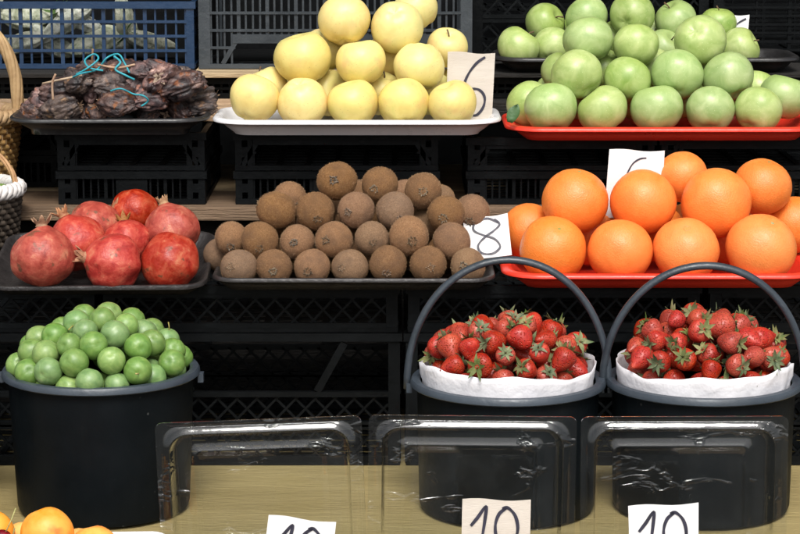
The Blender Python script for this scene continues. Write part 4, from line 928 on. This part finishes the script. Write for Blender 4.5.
bucket('black bucket of strawberries with raised handle, below the oranges', .3870, -.08, .7005, .170, .1245, .111, (.161, -2), 'paper')
bucket('black bucket standing beside the plum bucket, mostly out of view', -.648, -.06, .7005, .190, .1255, .100, None, 'disc')

# ------------------------------------------------------------------ wicker baskets
def basket(label, cx, cy, z0, H, rt, rb, hmat, bmat, rmat, hpath, hr, strands):
    r = empty('wicker_basket', (cx, cy, z0)); tag(r, label, 'basket')
    def rad(z): t = z / H; return rb + (rt - rb) * (t ** .8)
    b = MB(); k = int(H / .0085); n = 26
    for j in range(k):
        z = .006 + (H - .010) * j / k
        b.tube([((rad(z) + .0035 * (1 if (i + j) % 2 else -1)) * math.cos(math.pi * i / n), (rad(z) + .0035 * (1 if (i + j) % 2 else -1)) * math.sin(math.pi * i / n), z) for i in range(2 * n)], .0042, 6, closed=True)
    b.build('weave', bmat, r, True)
    s = MB()
    for i in range(2 * n):
        a = math.pi * i / n; s.tube([(rad(z) * math.cos(a), rad(z) * math.sin(a), z) for z in (0, H * .33, H * .66, H)], .0022, 5)
    s.build('stakes', bmat, r, True)
    MB().loft([[(rr * math.cos(2 * math.pi * i / 40), rr * math.sin(2 * math.pi * i / 40), z) for i in range(40)] for rr, z in ((rb, .001), (rb, .006))]).build('base', bmat, r)
    w_ = MB()
    for m in range(3):
        P = []
        for i in range(120):
            a = 2 * math.pi * i / 120; f = a * 16 + m * 2.094
            P.append(((rt + .006 * math.cos(f)) * math.cos(a), (rt + .006 * math.cos(f)) * math.sin(a), H + .006 * math.sin(f)))
        w_.tube(P, .0062, 7, closed=True)
    w_.build('rim', rmat, r, True)
    P = catmull(hpath, 10); hb = MB()
    for m in range(strands):
        Q = []
        for i, p in enumerate(P):
            d = (P[min(i + 1, len(P) - 1)] - P[max(i - 1, 0)]).normalized(); e = Vector((0, 1, 0)); e = (e - d * e.dot(d)).normalized(); g = d.cross(e)
            f = i * .13 + 2 * math.pi * m / strands; Q.append(p + (e * math.cos(f) + g * math.sin(f)) * hr * .62)
        hb.tube(Q, hr * (.52 if strands > 3 else .7), 7)
    hb.build('handle', hmat, r, True)
    return r
def arch(rt, H, h, n=8, bulge=1.0): return [(rt * bulge ** math.sin(math.pi * i / n * 1.0) * math.cos(math.pi * i / n), 0, H + h * math.sin(math.pi * i / n) ** .9) for i in range(n + 1)]
basket('tan wicker basket with thick twisted handle beside the dark fruit tray', -.655, .50, 1.0165, .125, .082, .060, 'wicker', 'wicker', 'wicker', arch(.082, .118, .15, 8, 1.12), .0085, 7)
bk = basket('dark wicker basket with whitewashed rim beside the pomegranates', -.634, .352, .953, .098, .082, .070, 'dark_wicker', 'dark_wicker', 'whitewash', arch(.080, .09, .075), .0035, 3)
for c in bk.children:
    if c.name.startswith('handle'): c.data.materials[0] = M['wicker']
q = random.Random(3)
for k in range(16):
    a = q.uniform(0, 6.28); rr = .052 * math.sqrt(q.random()) if k > 5 else .055; a = k * 1.05 if k <= 5 else a
    fruit('green_fruit', PLUM[k % 4], -.634 + rr * math.cos(a), .352 + rr * math.sin(a), 1.038 + (.018 if k > 5 else 0) + .004 * q.random(), .019, face(rdir(q)), 'pale green round fruit inside the dark wicker basket', 'fruit', 'green fruit in the dark basket')
MB_ = MB().loft([[(rr * math.cos(2 * math.pi * i / 40), rr * math.sin(2 * math.pi * i / 40), z) for i in range(40)] for rr, z in ((.072, .064), (.074, .068), (.04, .069))])
MB_.build('inner_floor', 'dark_wicker', bk)

# ------------------------------------------------------------------ price cards
def ribbon(strokes, wdt):
    b = MB()
    for P in strokes:
        Q = catmull([(x, 0, z) for x, z in P], 8); k = len(Q); V = []
        for i in range(k):
            d = (Q[min(i + 1, k - 1)] - Q[max(i - 1, 0)]).normalized(); s = Vector((-d.z, 0, d.x)) * wdt / 2 * (.85 + .3 * abs(math.sin(i * .21)))
            V += [Q[i] - s, Q[i] + s]
        m = len(V)
        V2 = [v + Vector((0, -.0003, 0)) for v in V]
        b.add(V2, [(2 * i, 2 * i + 1, 2 * i + 3, 2 * i + 2) for i in range(k - 1)])
    return b
def card(label, cx, cy, zb, wd, ht, mat, strokes, tilt=-8, roll=0, yaw=0, sw=.0032, jit=.0015, curl=0):
    q = random.Random(label); n = 8
    c = [(-wd / 2, 0), (wd / 2, 0), (wd / 2, ht), (-wd / 2, ht)]; c = [(x + q.uniform(-jit, jit), z + q.uniform(-jit, jit)) for x, z in c]
    loops = []
    for i in range(n + 1):
        t = i / n; cv = curl * math.sin(math.pi * t)
        b0 = (c[0][0] + (c[1][0] - c[0][0]) * t, c[0][1] + (c[1][1] - c[0][1]) * t); t0 = (c[3][0] + (c[2][0] - c[3][0]) * t, c[3][1] + (c[2][1] - c[3][1]) * t)
        loops.append([(b0[0], cv, b0[1]), (t0[0], cv, t0[1] + .0012 * math.sin(t * 7)), (t0[0], cv + .0014, t0[1] + .0012 * math.sin(t * 7)), (b0[0], cv + .0014, b0[1])])
    o = MB().loft(loops).build('price_card', mat); o.location = (cx, cy, zb); o.rotation_euler = (R(tilt), R(roll), R(yaw)); tag(o, label, 'price card', 'handwritten price cards')
    h = ribbon([[(x * wd - wd / 2, z * ht) for x, z in s] for s in strokes], sw).build('handwriting', 'ink', o)
    h.location = (0, -.0006 - (0), 0)
    return o
one_zero = [[(.14, .60), (.24, .73), (.36, .90), (.35, .72), (.31, .42), (.30, .30)], [(.66, .88), (.55, .78), (.50, .60), (.53, .40), (.64, .29), (.77, .36), (.83, .55), (.79, .76), (.68, .88), (.60, .86)]]
card('beige card marked 6 leaning among the yellow apples', .1015, .437, 1.136, .068, .103, 'card', [[(.80, .95), (.62, .86), (.45, .70), (.36, .52), (.36, .30), (.48, .14), (.66, .12), (.80, .24), (.82, .38), (.70, .48), (.52, .48), (.38, .36)]], -4, 2, 0, .0036)
card('white card marked 8 leaning between kiwis and oranges', .122, .150, .986, .062, .060, 'white_card', [[(.78, .80), (.55, .93), (.28, .86), (.22, .68), (.42, .54), (.66, .42), (.76, .22), (.58, .08), (.34, .12), (.28, .30), (.44, .48), (.66, .62), (.80, .76), (.70, .90)]], -28, -6, 0, .0028)
card('white card with a curved stroke standing behind the oranges', .322, .205, 1.030, .078, .095, 'white_card', [[(.34, .55), (.36, .66), (.44, .80), (.56, .88), (.68, .90)]], -6, 3, 0, .0020)
card('white card with a slanting stroke behind the rear green apples', .523, .690, 1.222, .048, .055, 'white_card', [[(.22, .30), (.42, .52), (.66, .76), (.92, .90)]], -6, 2, 0, .0026)
def up(strokes, k): return [[(x, 1 - (1 - z) * k) for x, z in s] for s in strokes]
card('beige cardboard card marked 10 against the middle clear lid', .1098, -.372, .6225, .0795, .168, 'card', up(one_zero, .46), -5, 0.5, 0, .0036)
card('white card marked 10 against the lid beside the beige card', .3105, -.372, .6225, .0800, .162, 'white_card', up(one_zero, .48), -5, -1.5, 0, .0036)
card('tilted white card marked 10 against the lid beside plum bucket', -.131, -.374, .6225, .079, .146, 'white_card', up(one_zero, .52), -5, 7, 0, .0036)

# ------------------------------------------------------------------ clear hinged containers
def clamshell(label, cx, y, zb, wd, ht, lean, roll):
    r = empty('clear_container', (cx, y, zb)); tag(r, label, 'container', 'open clear containers')
    def shell(prof, dp, W, D, rad): return [rrect(W - 2 * o, D - 2 * o, max(.008, rad - o), z, 8) for o, z in prof]
    # lid: rim towards the viewer, tray of the lid behind it; built flat (x, y) with z = towards the viewer
    prof = [(0, 0), (.0004, .0012), (.0035, .0014), (.0045, .0004), (.0062, .0004), (.0070, .0016), (.0078, .0024), (.0138, .0057), (.0150, .0060), (.0162, .0050), (.0168, .002), (.0174, -.004), (.0195, -.024),
            (.0212, -.0275), (.0250, -.029), (.040, -.029), (.0415, -.0275), (.0445, -.0275), (.048, -.031), (.054, -.032)]
    L = [rrect(wd - 2 * o, ht - 2 * o, .009 if o < .004 else .020 if o < .0065 else max(.008, .038 - o), z, 8) for o, z in prof]
    b = MB().loft(L, cap0=False, cap1=True)
    lid = b.build('lid', 'clear_plastic', r, 60); lid.rotation_euler = (R(90 - lean), R(0), 0)
    lid.location = (0, 0, .036 + ht / 2); lid.rotation_euler = Euler((R(90 - lean), 0, 0)); lid.rotation_euler.rotate_axis('Z', R(roll))
    so = lid.modifiers.new('solid', 'SOLIDIFY'); so.thickness = .0005
    D = .165
    L = [rrect(wd - 2 * o, D - 2 * o, max(.008, .034 - o), z, 8, 0, -D / 2 - .012) for o, z in ((0, .034), (.0006, .0355), (.012, .036), (.015, .030), (.022, .004), (.026, .0012), (.04, .0008))]
    bo = MB().loft(L, cap0=False, cap1=True).build('base', 'clear_plastic', r, 60); bo.modifiers.new('solid', 'SOLIDIFY').thickness = .0005
    hg = MB().loft([[(x, yy, z) for x, yy, z in ((-wd * .42, -.010, .0352), (wd * .42, -.010, .0352))], [(-wd * .42, -.004, .0345), (wd * .42, -.004, .0345)], [(-wd * .42, .001, .040), (wd * .42, .001, .040)]], closed=False, cap0=False, cap1=False).build('hinge', 'clear_plastic', r)
    hg.modifiers.new('solid', 'SOLIDIFY').thickness = .0005
    return r
clamshell('open clear container with its lid upright beside the plum bucket', -.1635, -.305, .6055, .245, .231, 2, 2.2)
clamshell('open clear container with its lid upright behind the beige 10 card', .0850, -.300, .6055, .247, .234, 2, -.6)
clamshell('open clear container with lid upright below the strawberry and orange side', .3370, -.303, .6055, .246, .234, 2, .2)

# ------------------------------------------------------------------ fruit box at the bench end
bx_ = empty('fruit_box', (-.43, -.42, .6055)); tag(bx_, 'low box with white paper edge holding apricots and cherries', 'box')
def boxpart(nm, mat, *a): o = MB().box(*a).build(nm, mat, bx_); bevel(o, .001); return o
boxpart('base', 'card', -.16, .16, -.12, .12, 0, .055)
for s in (-1, 1):
    boxpart('side', 'card', *sorted((s * .1545, s * .16)), -.12, .12, .0553, .098); boxpart('end', 'card', -.1542, .1542, *sorted((s * .1145, s * .12)), .0553, .097)
pl = [rrect(.305 - 2 * o, .226 - 2 * o, .02, z, 5) for o, z in ((.012, .057), (.006, .075), (.001, .118), (-.003, .128))]
pl = [[(x, y, z + .002 * math.sin(x * 60) * (z > .1)) for x, y, z in L] for L in pl]
po = MB().loft(pl, cap0=True, cap1=False).build('paper_lining', 'paper', bx_, 60); po.modifiers.new('solid', 'SOLIDIFY').thickness = .0005
APR = [sphere_mesh('apricot', 'apricot', plum_fn(i + 8), 36, 20) for i in range(3)]
CHE = [sphere_mesh('cherry', 'cherry', plum_fn(i + 18), 24, 16) for i in range(3)]
ap = [(-.405, -.40, .762, .031), (-.352, -.395, .741, .029), (-.474, -.39, .757, .030), (-.44, -.34, .728, .030), (-.375, -.345, .722, .029), (-.50, -.34, .722, .029), (-.435, -.385, .700, .030), (-.37, -.40, .694, .029), (-.52, -.40, .712, .029), (-.41, -.455, .70, .029), (-.34, -.455, .695, .029), (-.48, -.46, .70, .029), (-.475, -.395, .697, .029), (-.415, -.395, .69, .028)]
alb = ['largest apricot on top of the fruit box in front of plum bucket', 'smaller apricot beside the paper edge of the fruit box', 'apricot behind the dark cherries on the fruit box']
for k, (x, y, z, r) in enumerate(ap):
    fruit('apricot', APR[k % 3], x, y, z, r, face((.2 * k % 1 - .4, .3, 1), k), alb[k] if k < 3 else 'apricot lower down inside the fruit box', 'apricot', 'apricots in the fruit box')
ch = [(-.447, -.455, .772, .0115, (.5, .1, 1)), (-.462, -.448, .768, .011, (-.2, 0, 1)), (-.452, -.448, .752, .0115, (.8, 0, .8)), (-.468, -.46, .752, .011, (-.5, 0, .8)), (-.445, -.462, .755, .011, (1, 0, .5)), (-.462, -.452, .735, .0115, (0, 0, 1)), (-.45, -.455, .735, .0115, (0, 0, 1))]
for k, (x, y, z, r, d) in enumerate(ch):
    o = fruit('cherry', CHE[k % 3], x, y, z, r, face(d, k), 'dark red cherry among the apricots in the fruit box', 'cherry', 'cherries in the fruit box'); link('stem', CHSTEM, o)
